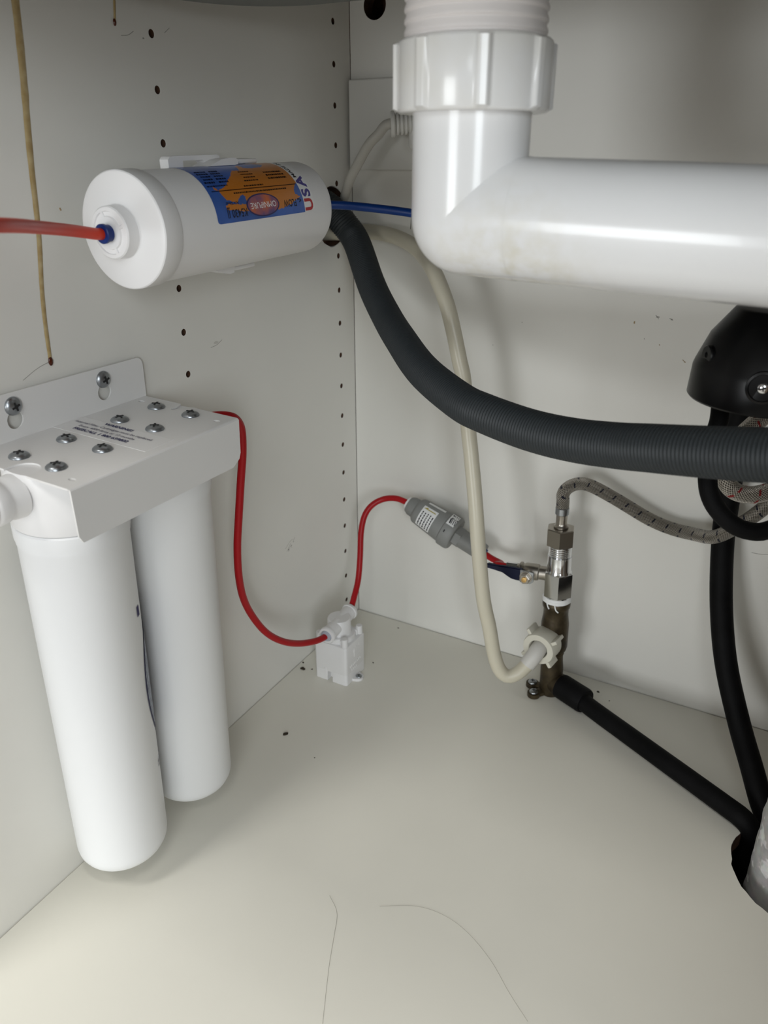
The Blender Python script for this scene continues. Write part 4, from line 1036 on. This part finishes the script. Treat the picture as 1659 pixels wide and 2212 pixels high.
def scuff(parent, uvw, pts, r, m):
    """thin rubbed streak lying on a panel"""
    link('scuff_mark', tube([uvw(a, b) for a, b in pts], r, 0.001, 6), m, parent)
lw = lambda y, z: (0.00002, y, z)
bw = lambda x, z: (x - GAP * 0, -0.00002, z)
for pts in ([(-0.139, 0.1445), (-0.131, 0.1490), (-0.126, 0.1500)], [(-0.137, 0.1405), (-0.130, 0.1470)], [(-0.134, 0.1390), (-0.131, 0.1440), (-0.128, 0.1410)], [(-0.126, 0.147), (-0.122, 0.1505)]):
    scuff(wall_left, lw, pts, 0.00014, M['scuff'])
for pts in ([(-0.2750, 0.5655), (-0.2690, 0.5664), (-0.2640, 0.5690)], [(-0.2360, 0.5712), (-0.2310, 0.5745)], [(-0.2200, 0.3605), (-0.2130, 0.3612), (-0.2060, 0.3640)], [(-0.390, 0.3740), (-0.378, 0.3790), (-0.366, 0.3815)]):
    scuff(wall_left, lw, pts, 0.00018, M['scuff'])
for pts in ([(0.2955, 0.3768), (0.2985, 0.3735)], [(0.3070, 0.3750), (0.3100, 0.3735)], [(0.4060, 0.1795), (0.4150, 0.1800), (0.4250, 0.1830)]):
    scuff(wall_back, bw, pts, 0.00022, M['scuff'])
for pts in ([(0.3225, 0.3420), (0.3245, 0.3400)], [(0.3019, 0.3527), (0.3024, 0.3518)]):
    scuff(wall_back, bw, pts, 0.0003, M['scuff_brown'])
scuff(wall_back, bw, [(0.0647, 0.4479), (0.0640, 0.4420), (0.0634, 0.4357)], 0.0003, M['dirt'])
scuff(wall_left, lw, [(-0.3425, 0.4690), (-0.3418, 0.4676)], 0.0005, M['scuff_brown'])

def smear(parent, fn, u, v, a, b, m):
    """dried splash or dab on a panel, a fraction of a millimetre proud"""
    bm = bmesh.new(); bmesh.ops.create_circle(bm, cap_ends=True, cap_tris=True, segments=14, radius=1)
    for vv in bm.verts:
        k = 1 + 0.5 * noise.noise(Vector((vv.co.x * 1.7 + u * 300, vv.co.y * 1.7 + v * 300, 3)))
        vv.co = Vector(fn(u + vv.co.x * a * k, v + vv.co.y * b * k))
    link('splash_mark', bm, m, parent, smooth=False)
lw2 = lambda y, z: (0.00006, y, z)
bw2 = lambda x, z: (x, -0.00006, z)
for u, v, a, b, m in ((0.2790, 0.3690, 0.0007, 0.0012, 'scuff_brown'), (0.2975, 0.3752, 0.0016, 0.0006, 'scuff'), (0.3088, 0.3742, 0.0008, 0.0006, 'scuff'), (0.3022, 0.3523, 0.0005, 0.0006, 'scuff'), (0.3248, 0.3402, 0.0006, 0.0005, 'scuff_brown'), (0.1793, 0.3599, 0.0004, 0.0004, 'scuff'), (0.1523, 0.3363, 0.0004, 0.0004, 'scuff'), (0.2890, 0.3560, 0.0004, 0.0005, 'scuff')):
    smear(wall_back, bw2, u, v, a, b, M[m])
for u, v, a, b, m in ((-0.2130, 0.3632, 0.0028, 0.0012, 'scuff_pale'), (-0.1290, 0.1440, 0.0012, 0.0006, 'scuff'), (-0.1340, 0.1415, 0.0008, 0.0010, 'scuff'), (-0.1250, 0.1462, 0.0007, 0.0005, 'scuff'), (-0.2560, 0.5660, 0.0010, 0.0004, 'scuff')):
    smear(wall_left, lw2, u, v, a, b, M[m])
